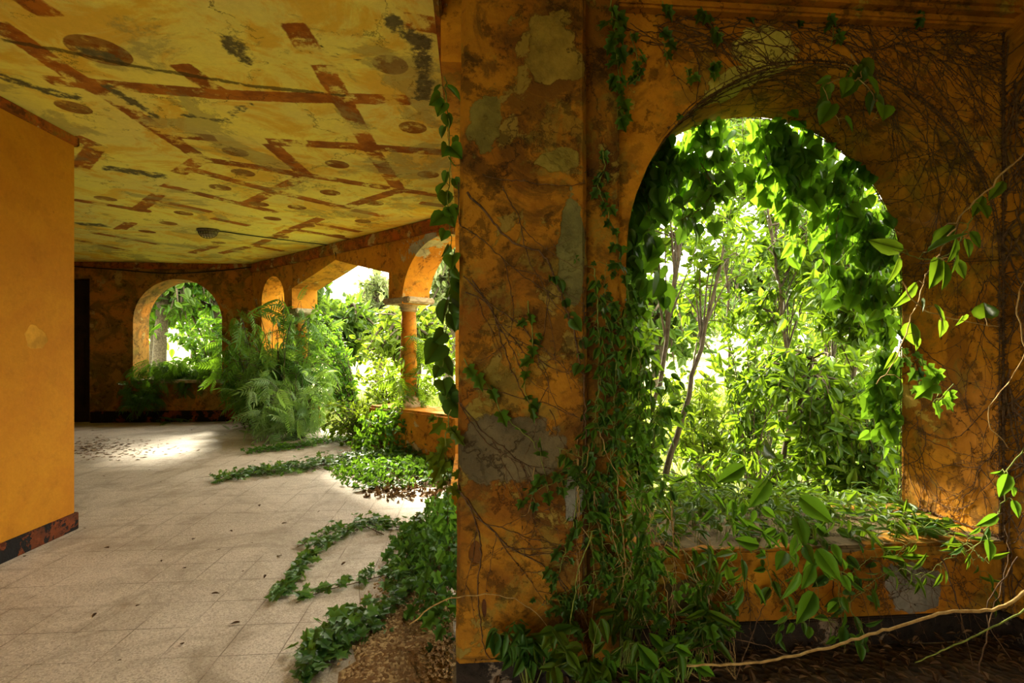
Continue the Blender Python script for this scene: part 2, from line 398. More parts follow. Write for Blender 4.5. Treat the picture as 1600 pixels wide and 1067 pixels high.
col = t.mix(t.math('MULTIPLY', pl, .55), col, t.mix(mid, (.22, .19, .08), (.46, .38, .13)))
col = t.mix(t.math('MULTIPLY', below(A('bare'), .015, 4.5), t.step(t.noise(p, 14, 7, .7), .34, .5)), col, t.mix(fin, (.06, .05, .02), (.22, .19, .09)))
v = t.n('ShaderNodeTexVoronoi', feature='DISTANCE_TO_EDGE'); v.inputs['Scale'].default_value = 1.0
t.l(t.vmath('ADD', p, t.vmath('MULTIPLY', t.noise(p, 2.6, 8, .7, col=True), (.9,)*3)), v.inputs['Vector'])
ck = t.math('MULTIPLY', t.step(v.outputs['Distance'], .009, .001), t.step(mid, .44, .56)); ck = t.math('MAXIMUM', ck, below(A('crack'), .004, 1.2))
col = t.mix(t.math('MULTIPLY', ck, .8), col, (.07, .045, .012))
col = t.mix(t.math('MULTIPLY', t.step(t.noise(p, 11, 7, .75), .64, .72), .5), col, (.25, .14, .02))
col = t.mix(.3, col, t.mix(fin, (.5,)*3, (1.5,)*3), 'MULTIPLY')
h = t.math('MULTIPLY_ADD', ck, -1.2, t.math('MULTIPLY', mid, 1.2)); h = t.math('MULTIPLY_ADD', pl, -.8, h); h = t.math('MULTIPLY_ADD', fin, .3, h)
t.bsdf(col, .9, h, .6, .012, .2); M_ceil = t.m

# ------------------------------------------------------------------ the setting
def struct(o, label=None): o['kind'] = 'structure'; return o
fl = MB(); fl.box((-10, -3.4, -.12), (2.9, 11.0, 0))
# floor only inside the gallery: polygon
fl.bm.free()
loop = [(-10, -3.4), (2.9, -3.4), (2.9, 2.9), (.4, 2.9), (.4, 6.4), (-4.3, 11.1), (-10, 11.1)]
bm = bmesh.new(); a = [bm.verts.new((x, y, 0)) for x, y in loop]; b = [bm.verts.new((x, y, -.3)) for x, y in loop]
bm.faces.new(a); bm.faces.new(b[::-1])
for i in range(len(loop)): bm.faces.new((a[i], b[i], b[(i+1) % len(loop)], a[(i+1) % len(loop)]))
bmesh.ops.recalc_face_normals(bm, faces=bm.faces); me = bpy.data.meshes.new('floor'); bm.to_mesh(me); bm.free()
struct(link('floor', me, M_floor))

# ground outside
gx = np.linspace(-70, 70, 71); gy = np.linspace(-50, 110, 81); X, Y = np.meshgrid(gx, gy, indexing='ij')
Z = -.33+.25*np.sin(X*.11+1)*np.cos(Y*.09)*np.clip((np.hypot(X, Y-5)-14)/20, 0, 1)+np.clip((Y-30)/80, 0, 1)**1.5*4
idx = np.arange(71*81).reshape(71, 81); T = np.stack([idx[:-1, :-1], idx[1:, :-1], idx[1:, 1:], idx[:-1, 1:]], -1).reshape(-1, 4)
g = link('ground', mesh_tris('ground', np.stack([X, Y, Z], -1).reshape(-1, 3), T, smooth=True), M_meadow); struct(g)

# ceiling grid
n1, n2 = 330, 370
gx = np.linspace(-10, 2.9, n1); gy = np.linspace(-3.4, 11.0, n2); X, Y = np.meshgrid(gx, gy, indexing='ij')
pts2 = np.stack([X.ravel(), Y.ravel()], -1)
def segd(polys, half):
    D = np.full(len(pts2), 9.0)
    for k, pl_ in enumerate(polys):
        hw = half if np.isscalar(half) else half[k]
        Q = [PZ(x, y, CEIL)[:2] for x, y in pl_]
        for a_, b_ in zip(Q[:-1], Q[1:]):
            ab = b_-a_; L_ = np.linalg.norm(ab); u_ = ab/L_; q_ = pts2-a_; al = q_@u_; pe_ = np.abs(q_[:, 0]*u_[1]-q_[:, 1]*u_[0])
            D = np.minimum(D, np.maximum(pe_-hw, np.abs(al-L_/2)-L_/2-hw*.5))
    return D
bands = [[(0, 38), (115, 118), (181, 157), (256, 210), (313, 248)], [(286, 104), (350, 150)], [(425, 228), (476, 272)], [(505, 108), (540, 165), (580, 232), (621, 292)], [(462, 45), (482, 78)],
         [(47, 0), (72, 17)], [(82, 126), (200, 135), (350, 148), (444, 152), (633, 157)], [(640, 35), (694, 44)], [(275, 212), (330, 217)], [(425, 222), (547, 227), (704, 238)],
         [(313, 250), (400, 262), (460, 272)], [(480, 274), (602, 293)], [(626, 297), (704, 308)], [(305, 267), (400, 292), (460, 306), (523, 321)], [(555, 329), (602, 339)],
         [(626, 297), (539, 324)], [(500, 341), (452, 360), (400, 382), (345, 396)], [(480, 274), (409, 307), (380, 320)], [(313, 250), (280, 270)], [(247, 305), (214, 330)], [(205, 348), (186, 359)],
         [(258, 290), (346, 311), (430, 330)], [(247, 315), (326, 331)], [(120, 313), (231, 331)], [(456, 358), (503, 366), (545, 374)], [(335, 342), (385, 352)], [(150, 365), (250, 383)], [(340, 383), (300, 395)], [(120, 375), (200, 392)], [(395, 383), (440, 392)], [(500, 350), (560, 362)], [(120, 215), (150, 228), (125, 262)], [(660, 318), (690, 322)]]
discs = [(645, 199), (669, 272), (527, 256), (516, 301), (368, 239), (380, 271), (344, 293), (464, 323), (287, 334), (165, 311), (115, 168), (610, 103), (263, 349), (426, 341), (341, 378), (567, 346), (528, 369), (585, 318), (405, 318), (480, 352), (155, 78), (230, 362), (440, 370)]
bare = [[(360, 60), (378, 90), (392, 98)], [(612, 35), (650, 60), (662, 82)], [(655, 60), (664, 120), (658, 155)], [(0, 118), (60, 140), (120, 152)], [(128, 350), (160, 352)], [(170, 135), (240, 182)], [(390, 160), (350, 190), (290, 180)], [(130, 78), (180, 90)], [(170, 262), (250, 275)], [(500, 80), (520, 90)]]
cracks = [[(0, 60), (110, 80), (190, 98), (300, 118), (400, 136), (540, 150)], [(495, 70), (520, 85), (560, 96), (600, 98)], [(350, 95), (420, 97), (495, 112), (530, 118)], [(640, 165), (690, 172)], [(430, 30), (460, 62), (500, 98)]]
dd = np.full(len(pts2), 9.0)
for i, (x, y) in enumerate(discs):
    c = PZ(x, y, CEIL)[:2]; dd = np.minimum(dd, np.linalg.norm(pts2-c, axis=1)-(.155 if (x, y) == (155, 78) else .105))
attrs = {'band': segd(bands, .07), 'disc': dd, 'bare': segd(bare, [.05, .045, .05, .05, .1, .04, .02, .05, .08, .0]), 'crack': segd(cracks, [.02, .002, .002, .002, .001])}
idx = np.arange(n1*n2).reshape(n1, n2); T = np.stack([idx[:-1, :-1], idx[:-1, 1:], idx[1:, 1:], idx[1:, :-1]], -1).reshape(-1, 4)
cxy = pts2[T].mean(1); keep = (cxy[:, 0]+cxy[:, 1] < 6.2+.6) & ~((cxy[:, 0] > .3) & (cxy[:, 1] > 2.85)); T = T[keep]
rel = .008*np.sin(pts2[:, 0]*2.1)*np.sin(pts2[:, 1]*1.7)
V = np.stack([pts2[:, 0], pts2[:, 1], CEIL+rel], -1)
ce = link('ceiling', mesh_tris('ceiling', V, T, attrs), M_ceil); struct(ce)
rf = MB(); 
bm = bmesh.new(); lp = [(-10, -3.4), (3.3, -3.4), (3.3, 2.95), (.5, 2.95), (.5, 6.4), (-4.1, 11.05), (-10, 11.05)]
a = [bm.verts.new((x, y, CEIL+.03)) for x, y in lp]; b = [bm.verts.new((x, y, CEIL+.25)) for x, y in lp]; bm.faces.new(a); bm.faces.new(b)
for i in range(len(lp)): bm.faces.new((a[i], b[i], b[(i+1) % len(lp)], a[(i+1) % len(lp)]))
bmesh.ops.recalc_face_normals(bm, faces=bm.faces); me = bpy.data.meshes.new('roof_slab'); bm.to_mesh(me); bm.free()
struct(link('roof_slab', me, M_stone))

def arch_pts(c, r, zs, a0=180, a1=0, n=28, jit=.004):
    out = []
    for i in range(n+1):
        a_ = math.radians(a0+(a1-a0)*i/n); rr = r+random.uniform(-jit, jit); out.append((c+rr*math.cos(a_), zs+rr*math.sin(a_)))
    return out
# left wall, its end corner and the return behind it
b_ = MB(); b_.box((-3.45, -3.4, 0), (-3.115, 4.31, CEIL), .012); struct(b_.build('wall_left', M_left))
b_ = MB(); b_.box((-3.14, -3.4, 0), (-3.098, 4.325, .135), .006); b_.box((-3.46, 4.30, 0), (-3.10, 4.325, .135), .006); struct(b_.build('baseboard_left', M_skirt))
b_ = MB(); b_.box((-3.14, -3.4, CEIL-.075), (-3.095, 4.33, CEIL), .01); b_.box((-3.46, 4.30, CEIL-.075), (-3.095, 4.335, CEIL), .01); struct(b_.build('trim_1', M_cornice))
b_ = MB(); b_.box((-10, 4.0, 0), (-3.45, 4.31, CEIL)); struct(b_.build('wall_return', M_back))
b_ = MB(); b_.box((-10.2, 4.0, 0), (-9.9, 11, CEIL)); struct(b_.build('wall_light_stop', M_back))  # unseen closing wall added to stop light
# back wall with arch and doorway
arch_b = [(-6.54, .81)]+arch_pts(-5.71, .83, 1.96)+[(-4.88, .81)]
outer = [(-10, 0), (-8.35, 0), (-8.35, 2.78), (-7.33, 2.78), (-7.33, 0), (-4.1, 0), (-4.1, CEIL), (-10, CEIL)]
wall_poly('wall_back', [outer, arch_b], (0, 10.5, 0), (1, 0, 0), (0, 1, 0), .5, M_back)
b_ = MB(); b_.box((-6.56, 10.44, .76), (-4.86, 11.03, .82), .012); struct(b_.build('trim_2', M_stone))
b_ = MB(); b_.box((-7.3, 10.46, 0), (-4.3, 10.5, .22), .01); struct(b_.build('baseboard_back', M_skirt))
b_ = MB(); b_.box((-10, 10.45, CEIL-.12), (-4.3, 10.5, CEIL), .01); struct(b_.build('trim_3', M_cornice))
# panel and leaf filling the doorway, its darkness painted into their colour
b_ = MB(); b_.box((-8.6, 11.0, -.1), (-7.1, 11.08, 3))
struct(b_.build('doorway_dark_panel', M_dark))
b_ = MB(); b_.box((-8.33, 10.62, .0), (-7.36, 10.66, 2.76), .005)
for zz in (.25, 1.05, 1.9): b_.box((-8.2, 10.6, zz), (-7.5, 10.63, zz+.6), .01)
struct(b_.build('door_1', M_dark))

# oblique arcade wall: arch, gable, arch on two columns
R2 = math.sqrt(2); ux = lambda x: x*R2
poly = [(ux(-4.32), 0), (ux(-4.02), 0)]+arch_pts(ux(-3.69), .46, 2.32)+[(ux(-3.365), 2.14), (ux(-3.16), 2.14), (ux(-3.16), 2.50), (ux(-2.6), 2.68), (ux(-2.15), 2.84), (ux(-1.7), 2.68), (ux(-1.16), 2.50), (ux(-1.16), 2.14), (ux(-.945), 2.14)]
poly += arch_pts(ux(-.36), .825, 2.05)+[(ux(.224), 0), (ux(.5), 0), (ux(.5), CEIL), (ux(-4.32), CEIL)]
wall_poly('wall_oblique', [poly], (0, 6.2, 0), (1/R2, -1/R2, 0), (1/R2, 1/R2, 0), .48, M_diag)
def oblique(u0, u1, z0, z1, d0, d1, name, mat, bev=.01, parent=None):
    m = MB(); m.box((u0, d0, z0), (u1, d1, z1), bev)
    M = Matrix(((1/R2, 1/R2, 0, 0), (-1/R2, 1/R2, 0, 6.2), (0, 0, 1, 0), (0, 0, 0, 1)))
    return m.build(name, mat, parent, M=M)
struct(oblique(ux(-4.3), ux(.4), CEIL-.17, CEIL, -.05, 0, 'trim_4', M_cornice))
struct(oblique(ux(-1.46), ux(.22), 0, .60, -.05, .5, 'wall_parapet', M_diag, .03))
struct(oblique(ux(-4.02), ux(-3.1), 0, .62, -.05, .5, 'wall_parapet_far', M_back, .03))
def column(xc, label):
    c = (xc+.24/R2, 6.2-xc+.24/R2, 0); r = empty('column', c, label, 'column', 'stone columns of the oblique arcade')
    MB().lathe([(.17, .58), (.17, .66), (.14, .68), (.15, .72), (.115, .76)], c).build('base', M_stone, r, True)
    MB().lathe([(.112, .74), (.118, 1.2), (.112, 1.7), (.10, 1.97)], c).build('shaft', M_diag, r, True)
    m = MB(); m.lathe([(.10, 1.95), (.125, 1.97), (.11, 2.0), (.15, 2.06)], (0, 0, 0)); m2 = MB(); m2.box((-.30, -.24, 2.06), (.30, .24, 2.145), .02)
    M = Matrix.Translation(c) @ Matrix.Rotation(-math.pi/4, 4, 'Z'); cp = m.build('capital', M_stone, r, M=M); m2.build('abacus', M_stone, cp, M=M)
    return r
column(-1.055, 'slim orange column with flat capital beside the brightly lit open arch, nearer of the two'); column(-3.26, 'slim column far back, half buried in leaves beside the gabled opening')
# wall running away behind the pillar: beam, opening, far pier, parapet
loopw = [(3.3, 0), (6.25, 0), (6.25, CEIL), (2.36, CEIL), (2.36, 2.74), (4.2, 2.70), (4.45, 2.60), (4.55, 2.40), (4.55, .5), (3.3, .5)]
wall_poly('wall_right', [loopw], (-.137, 0, 0), (0, 1, 0), (1, 0, 0), .5, M_diag)
b_ = MB(); b_.box((-.165, 2.12, CEIL-.16), (-.13, 6.2, CEIL), .01); struct(b_.build('trim_5', M_cornice))

# front pillar
pil = empty('pillar', (.21, 2.3, 0), 'big square orange plaster pillar with grey bare patch and creepers, in front of the arch', 'pillar')
bm = bmesh.new()
def prism(bm, bot, top, z0, z1, seg=24):
    rings = []
    for i in range(seg+1):
        f = i/seg; rings.append([bm.verts.new((b0[0]*(1-f)+t0[0]*f+random.uniform(-.0022, .0022), b0[1]*(1-f)+t0[1]*f+random.uniform(-.0015, .0015), z0+(z1-z0)*f)) for b0, t0 in zip(bot, top)])
    n = len(bot)
    for a, b in zip(rings[:-1], rings[1:]):
        for i in range(n): bm.faces.new((a[i], a[(i+1) % n], b[(i+1) % n], b[i]))
    bm.faces.new(rings[0]); bm.faces.new(rings[-1])
prism(bm, [(-.062, 2.135), (-.045, 2.11), (.465, 2.11), (.49, 2.135), (.49, 2.6), (-.062, 2.6)], [(-.037, 2.135), (-.02, 2.11), (.465, 2.11), (.485, 2.135), (.485, 2.6), (-.037, 2.6)], .135, CEIL)
bmesh.ops.recalc_face_normals(bm, faces=bm.faces); me = bpy.data.meshes.new('shaft'); bm.to_mesh(me); bm.free()
link('shaft', me, M_pillar, pil)
MB().box((-.06, 2.125, 0), (.485, 2.6, .14), .005).build('base', M_base, pil)
MB().box((.48, 2.245, 0), (.665, 2.7, CEIL), .012).build('pilaster', M_pillar, pil)
# arch wall
arch_f = [(2.60, .44)]+[(2.60, 1.2)]+arch_pts(1.66, .94, 1.853, 0, 180, 40, .003)+[(.72, .44)]
wall_poly('wall_front', [[(.48, 0), (2.95, 0), (2.95, CEIL), (.48, CEIL)], arch_f], (0, 2.33, 0), (1, 0, 0), (0, 1, 0), .57, M_arch)
b_ = MB(); b_.box((.665, 2.295, .425), (2.62, 2.93, .488), .015); struct(b_.build('trim_6', M_arch))
b_ = MB(); b_.box((.665, 2.31, 0), (2.62, 2.335, .135), .006); struct(b_.build('baseboard_front', M_base))
b_ = MB(); b_.box((.40, 2.22, 3.03), (2.9, 2.34, CEIL), .02); b_.box((.40, 2.27, 2.985), (2.9, 2.34, 3.03), .012); struct(b_.build('trim_7', M_arch))
b_ = MB(); b_.box((2.625, -3.4, 0), (3.1, 2.36, CEIL), .02); struct(b_.build('wall_side', M_arch))  # right pier, carried back out of view to block light
b_ = MB(); b_.box((-3.4, -3.6, 2.7), (3.1, -3.2, CEIL), .02); b_.box((-.6, -3.6, 0), (3.1, -3.2, 2.7), .02); struct(b_.build('wall_light_block', M_left))  # unseen wall added to cut the light from behind the camera
b_ = MB(); b_.box((2.60, .2, 0), (2.63, 2.33, .135), .005); struct(b_.build('baseboard_side', M_base))

# ------------------------------------------------------------------ lamp and cables
lp_ = PZ(325, 358, CEIL); lamp = empty('ceiling_lamp', (lp_[0], lp_[1], CEIL), 'dusty oval caged bulkhead lamp on the painted ceiling', 'lamp')
c = (lp_[0], lp_[1], CEIL)
MB().lathe([(.15, -.002), (.15, -.03), (.14, -.035)], c, 28, .62).build('base', M_metal, lamp, True)
MB().lathe([(.115, -.03), (.115, -.06), (.095, -.09), (.05, -.11), (.01, -.115)], c, 24, .6).build('glass', M_glass, lamp, True)
tb = Tubes()
for k in range(-3, 4):
    x = k*.035; h_ = math.sqrt(max(.02, 1-(x/.135)**2))
    tb.add([np.array([c[0]+x, c[1]+.075*h_*math.cos(a_), c[2]-.03-.10*h_*math.sin(a_)]) for a_ in np.linspace(0, math.pi, 9)], .004, .004, 4)
tb.add([np.array([c[0]+.135*math.cos(a_), c[1], c[2]-.03-.1*math.sin(a_)]) for a_ in np.linspace(0, math.pi, 12)], .004, .004, 4)
tb.add([np.array([c[0]+.12*math.cos(a_), c[1]+.07*math.sin(a_), c[2]-.075]) for a_ in np.linspace(0, 2*math.pi, 20)], .004, .004, 4)
tb.build('cage', M_metal, bpy.data.objects['glass'])
def cable(ptsx, label, r=.008):
    tb = Tubes(); tb.add(smooth_path(ptsx, .08), r, r, 6); o = tb.build('cable', M_black); tag(o, label, 'cable'); return o
cable([PZ(342, 361, 3.085), PZ(400, 369, 3.085), PZ(470, 378, 3.085), PZ(516, 384, 3.085), PD(524, 395, 6.13), PD(525, 404, 6.16)], 'black cable along the ceiling from the caged lamp to the gabled opening')
cable([PY(100, 415, 10.43), PY(180, 421, 10.43), PY(260, 427, 10.43), PY(330, 424, 10.43), PY(395, 417, 10.43)], 'dark sagging cable high on the far back wall', .012)

# ------------------------------------------------------------------ plants
def vine(name, path, label, cat='vine', leaf=HEART, mat=L_heart, size=.06, gap=.05, r=.003, stem=M_green_stem, face=(0, -1, .1), hang=.8, spread=.03, sub=0, group=None, seed=0, sides=5, jit=.004, p_leaf=1.0, root=None):
    rng = np.random.default_rng(seed+len(label)*31)
    own = root is None
    if own: root = empty(name, path[0], label, cat, group)
    tb = Tubes(); lv = Leaves(); face = np.array(face, float)
    def run(pth, rr, sz):
        tb.add(pth, rr, rr*.5, sides)
        L = np.linalg.norm(np.diff(pth, axis=0), axis=1); s = np.concatenate([[0], np.cumsum(L)]); n = int(s[-1]/gap)
        for i in range(n):
            if rng.random() > p_leaf: continue
            d = (i+rng.random())*gap; k = min(len(pth)-2, int(np.searchsorted(s, d))); pt = pth[k]; tg_ = pth[k+1]-pth[k]; tg_ = tg_/(np.linalg.norm(tg_)+1e-9)
            side = rdir(rng=rng); side -= tg_*side@tg_
            off = side*spread*rng.uniform(.3, 1.2)+face*rng.uniform(.002, .02)
            tb.add([pt, pt+off*.6+np.array([0, 0, .2*spread]), pt+off], rr*.4+.0006, rr*.3+.0004, 3)
            ax = np.array([0, 0, -hang])+side*.8+tg_*.3+rng.normal(0, .2, 3)
            lv.add(pt+off, ax, face+rng.normal(0, .45, 3), sz*rng.uniform(.6, 1.25))
    P = smooth_path(path, .025, jit, rng); run(P, r, size)
    for k in range(sub):
        i = rng.integers(0, max(1, len(P)-2)); d = rdir(rng=rng)*np.array([1, .35, 1]); L_ = rng.uniform(.1, .35)
        run(smooth_path([P[i], P[i]+d*L_*.5+face*.01, P[i]+d*L_+np.array([0, 0, -.25*L_])], .02, jit, rng), r*.6, size*.85)
    tb.build('stem', stem, root); lv.build('foliage', leaf, mat, root, rng)
    return root

def shrub(name, base, label, centre, radii, nb, per, leaf, mat, size, cat='shrub', stem=M_bark, r0=.02, droop=.3, up=.4, seed=1, group=None, extra_trunk=None, start=.35, face=None, lat=.12):
    rng = np.random.default_rng(seed); base = np.array(base, float); centre = np.array(centre, float); radii = np.array(radii, float)
    root = empty(name, base, label, cat, group); tb = Tubes(); lv = Leaves()
    if extra_trunk is not None:
        tp = smooth_path(extra_trunk, .15, .01, rng); tb.add(tp, r0*1.6, r0*.7, 7)
    for k in range(nb):
        e = centre+rdir(rng=rng)*radii*rng.uniform(.35, 1)**.6
        if extra_trunk is not None: st = tp[rng.integers(len(tp)//2, len(tp))]
        else: st = base+rng.normal(0, .08, 3)*np.array([1, 1, 0])*radii.mean()
        mid_ = (st+e)/2+np.array([0, 0, .25*np.linalg.norm(e-st)])+rng.normal(0, .08, 3)*radii
        tail = e+np.array([0, 0, -droop*radii[2]*rng.uniform(.1, .6)])+(e-st)*.08
        pth = smooth_path([st, mid_, e, tail], max(.05, radii.mean()*.06), 0, rng); tb.add(pth, r0*rng.uniform(.35, .8), r0*.12, 4)
        n0 = int(len(pth)*start); ks = rng.integers(n0, len(pth)-1, per)
        tgs = pth[ks+1]-pth[ks]; tgs /= np.linalg.norm(tgs, axis=1, keepdims=True)+1e-9
        off = rdir(per, rng)*lat*radii.mean()*rng.random((per, 1))
        ax = tgs*.5+rdir(per, rng)*.9+np.array([0, 0, -droop])
        nm = np.array([0, 0, up])+rdir(per, rng)*.8+(np.array(face) if face is not None else 0)
        lv.many(pth[ks]+off, ax, nm, size*rng.uniform(.55, 1.3, per))
    tb.build('branches', stem, root); lv.build('foliage', leaf, mat, root, rng)
    return root

# --- trees and thicket seen through the big front arch
def D(px, py, y): return PY(px, py, y)
def sap(px, py, y, rad, nb, per, size, label, seed, mat=L_sap, leaf=OVATE, trunk=None, **k):
    c = D(px, py, y); b = np.array([c[0], c[1], -.32]) if trunk is None else trunk[0]
    return shrub('sapling', b, label, c, rad, nb, per, leaf, mat, size, 'sapling' if 'cat' not in k else k.pop('cat'), seed=seed, r0=.016, extra_trunk=trunk, **k)
ts = lambda pts_, y: [D(px, py, y) for px, py in pts_]
sap(1060, 330, 4.6, (.9, .5, .6), 26, 30, .10, 'tall thin leaning sapling seen left of centre through the big arch', 11, trunk=ts([(1000, 760), (1030, 600), (1052, 470), (1062, 340)], 4.2), start=.4)
sap(1110, 450, 4.3, (.5, .5, .5), 14, 18, .09, 'second thin leaning sapling just right of the tall one in the big arch', 12, trunk=ts([(1040, 740), (1075, 620), (1110, 480), (1125, 420)], 3.9), start=.4)
sap(1225, 400, 5.0, (.85, .6, .9), 40, 34, .11, 'light green sapling in the middle of the big arch with sky behind', 13, trunk=ts([(1235, 800), (1230, 600), (1215, 430), (1200, 330)], 4.8))
sap(1340, 420, 4.2, (.7, .5, .9), 50, 34, .12, 'dense bright green tree filling the right part of the big arch', 14, trunk=ts([(1330, 800), (1335, 650), (1340, 500), (1345, 380)], 4.2))
sap(1250, 640, 4.0, (.7, .4, .55), 44, 30, .11, 'leafy sapling with broad backlit leaves low in the centre of the big arch', 15, trunk=ts([(1240, 800), (1225, 720), (1255, 620), (1270, 560)], 4.0))
sap(1370, 660, 3.7, (.5, .35, .6), 36, 28, .11, 'bright leafy bush close to the right jamb of the big arch', 16)
sap(1180, 760, 3.9, (1.3, .45, .34), 60, 30, .10, 'low leafy undergrowth just outside the sill of the big arch', 17)
sap(1100, 640, 6.0, (1.0, .7, .7), 36, 30, .12, 'sparse pale bush in the meadow behind the leaning saplings', 18, mat=L_yellow)
sap(1290, 560, 6.8, (1.4, .8, 1.3), 50, 36, .15, 'yellow green tree standing behind the saplings of the big arch', 19, mat=L_yellow)
sap(990, 620, 3.8, (.3, .4, .9), 30, 28, .11, 'leafy bush crowding the left jamb of the big arch outside', 20)
sap(1150, 230, 5.6, (1.2, .8, .55), 34, 36, .13, 'leafy overhead boughs under the crown of the big arch', 21, trunk=ts([(1290, 780), (1290, 560), (1250, 380), (1200, 240)], 5.6))
sap(1180, 520, 5.4, (.8, .5, .55), 34, 30, .10, 'leafy sapling with fine foliage in the centre of the big arch behind the broad-leaved one', 21)
sap(1290, 380, 5.6, (.9, .6, .7), 40, 34, .12, 'bright canopy of a sapling high right of centre in the big arch', 22, trunk=ts([(1300, 800), (1300, 600), (1290, 420)], 5.6))
sap(1130, 300, 6.5, (1.3, .6, .4), 22, 26, .11, 'thin high boughs against the white sky in the upper left of the big arch', 23, trunk=ts([(1150, 760), (1140, 560), (1130, 320)], 6.5))
# --- far trees
def tree(x, y, h, w, label, seed, mat=L_tree, size=.35, nb=60, per=40):
    b = (x, y, -.3); return shrub('tree', b, label, (x, y, h*.62), (w, w, h*.38), nb, per, OVATE, mat, size, 'tree', seed=seed, r0=.14, extra_trunk=[np.array(b), np.array((x+.2, y, h*.4)), np.array((x, y, h*.8))], start=.3, droop=.2, lat=.2)
def atpx(px, dist): r = ray(px, HOR); return r[0]*dist, r[1]*dist
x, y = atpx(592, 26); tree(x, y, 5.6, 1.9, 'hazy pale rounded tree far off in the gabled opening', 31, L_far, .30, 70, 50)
x, y = atpx(520, 17); tree(x, y, 3.1, 1.7, 'bushy green tree left in the gabled opening', 32, nb=70)
x, y = atpx(445, 15); tree(x, y, 4.0, 1.5, 'tall green tree behind the far column', 33, nb=70)
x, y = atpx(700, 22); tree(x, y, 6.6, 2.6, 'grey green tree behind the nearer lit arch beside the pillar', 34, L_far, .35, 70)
x, y = atpx(640, 15); tree(x, y, 2.7, 1.4, 'low yellowish bush tree beyond the nearer column', 35, L_yellow, .22, 60, 40)
x, y = atpx(1020, 16); tree(x, y, 4.0, 2.4, 'pale tree across the meadow at the left of the big arch', 36, L_tree, .3)
x, y = atpx(1200, 20); tree(x, y, 6.0, 3.4, 'tall tree across the meadow in the middle of the big arch', 37, L_tree, .35, 80)
x, y = atpx(1420, 17); tree(x, y, 7.5, 3.6, 'tall tree across the meadow behind the right jamb', 38, L_tree, .35, 80)
x, y = atpx(235, 17.5); tree(x, y, 6.0, 2.6, 'dark leafy tree left in the far back arch', 39, L_heart, .3, 80)
x, y = atpx(330, 18); tree(x, y, 7.0, 3.0, 'tall tree right in the far back arch', 40, L_heart, .3, 80)
tree(-9.8, 16.8, 7.6, 2.8, 'broad tree added outside left to dapple the sun in the far back arch', 41, L_tree, .3, 90, 45)  # added to break up the sun entering the back arch
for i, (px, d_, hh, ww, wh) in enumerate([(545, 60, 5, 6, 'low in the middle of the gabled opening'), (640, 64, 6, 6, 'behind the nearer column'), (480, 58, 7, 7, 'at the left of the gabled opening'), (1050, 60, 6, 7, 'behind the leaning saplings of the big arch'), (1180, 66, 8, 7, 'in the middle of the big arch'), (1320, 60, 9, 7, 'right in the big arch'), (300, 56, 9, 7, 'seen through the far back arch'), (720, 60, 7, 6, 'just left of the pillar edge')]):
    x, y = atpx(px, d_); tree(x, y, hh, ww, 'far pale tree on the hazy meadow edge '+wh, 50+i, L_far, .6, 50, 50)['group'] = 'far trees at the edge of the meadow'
# --- bushes around the arcade
shrub('wisteria_bush', PD(440, 690, 6.0), 'big cascading bush of feathery compound leaves pouring in past the far column', (-3.25, 9.1, 1.35), (.95, .75, 1.05), 90, 5, PINN, L_pin, .38, 'bush', r0=.02, droop=.7, seed=61, face=(.1, -.5, .3), lat=.25)
shrub('wisteria_bush', (-2.75, 8.4, 0), 'pale feathery bush spilling onto the floor under the big compound-leaved bush', (-2.75, 8.15, .62), (.8, .6, .6), 60, 5, PINN, L_pale, .28, 'bush', r0=.015, droop=.6, seed=62, face=(.1, -.5, .3), lat=.25)
shrub('wisteria_bush', (-3.9, 9.6, 0), 'dark feathery bush against the corner right of the back arch', (-4.3, 9.9, 1.35), (.55, .4, .9), 40, 6, PINN, L_heart, .3, 'bush', r0=.015, droop=.7, seed=63, face=(.1, -.5, .3), lat=.25)
shrub('leafy_bush', (-2.0, 9.6, -.3), 'fresh green bush standing in the gabled opening', (-2.75, 9.3, 1.25), (.55, .6, 1.0), 50, 26, OVATE, L_heart, .11, 'bush', seed=64, droop=.4)
shrub('leafy_bush', (-1.2, 8.8, -.3), 'sunlit yellow green bush left of the nearer column', (-1.35, 8.5, .75), (.65, .6, .75), 60, 26, OVATE, L_yellow, .10, 'bush', seed=65, droop=.4)
shrub('leafy_bush', (-1.6, 7.9, 0), 'small sunlit bush at the floor edge of the gabled opening', (-1.65, 7.75, .35), (.55, .45, .38), 50, 22, OVATE, L_yellow, .08, 'bush', seed=66, droop=.4)
shrub('wisteria_bush', (-.9, 7.5, 0), 'feathery plant wrapped around the nearer column', (-.85, 7.25, 1.15), (.28, .25, .65), 26, 6, PINN, L_sap, .26, 'bush', seed=67, droop=.5, r0=.01, face=(0, -.5, .3))
shrub('leafy_bush', (.1, 7.6, -.3), 'bright bush outside the nearer lit arch beside the pillar', (-.15, 7.8, 1.0), (.7, .5, .9), 60, 24, OVATE, L_sap, .11, 'bush', seed=68, droop=.4)
shrub('leafy_bush', (-5.6, 11.8, -.3), 'bush with glossy leaves outside the far back arch', (-5.7, 11.9, 1.2), (1.0, .5, 1.1), 100, 26, OVATE, L_heart, .15, 'bush', seed=69, droop=.5)
shrub('leafy_bush', (-5.6, 10.9, .8), 'dark leaves heaped on the sill of the far back arch', (-5.75, 10.6, .95), (.95, .3, .28), 44, 12, PINN, L_heart, .22, 'bush', seed=70, droop=.8, r0=.01, face=(0, -.6, .3))
shrub('leafy_bush', (-6.3, 10.2, .1), 'dark hanging leaves left below the far back arch', (-6.2, 10.3, .72), (.5, .15, .28), 20, 10, PINN, L_heart, .2, 'bush', seed=71, droop=.8, r0=.008, face=(0, -.6, .3))
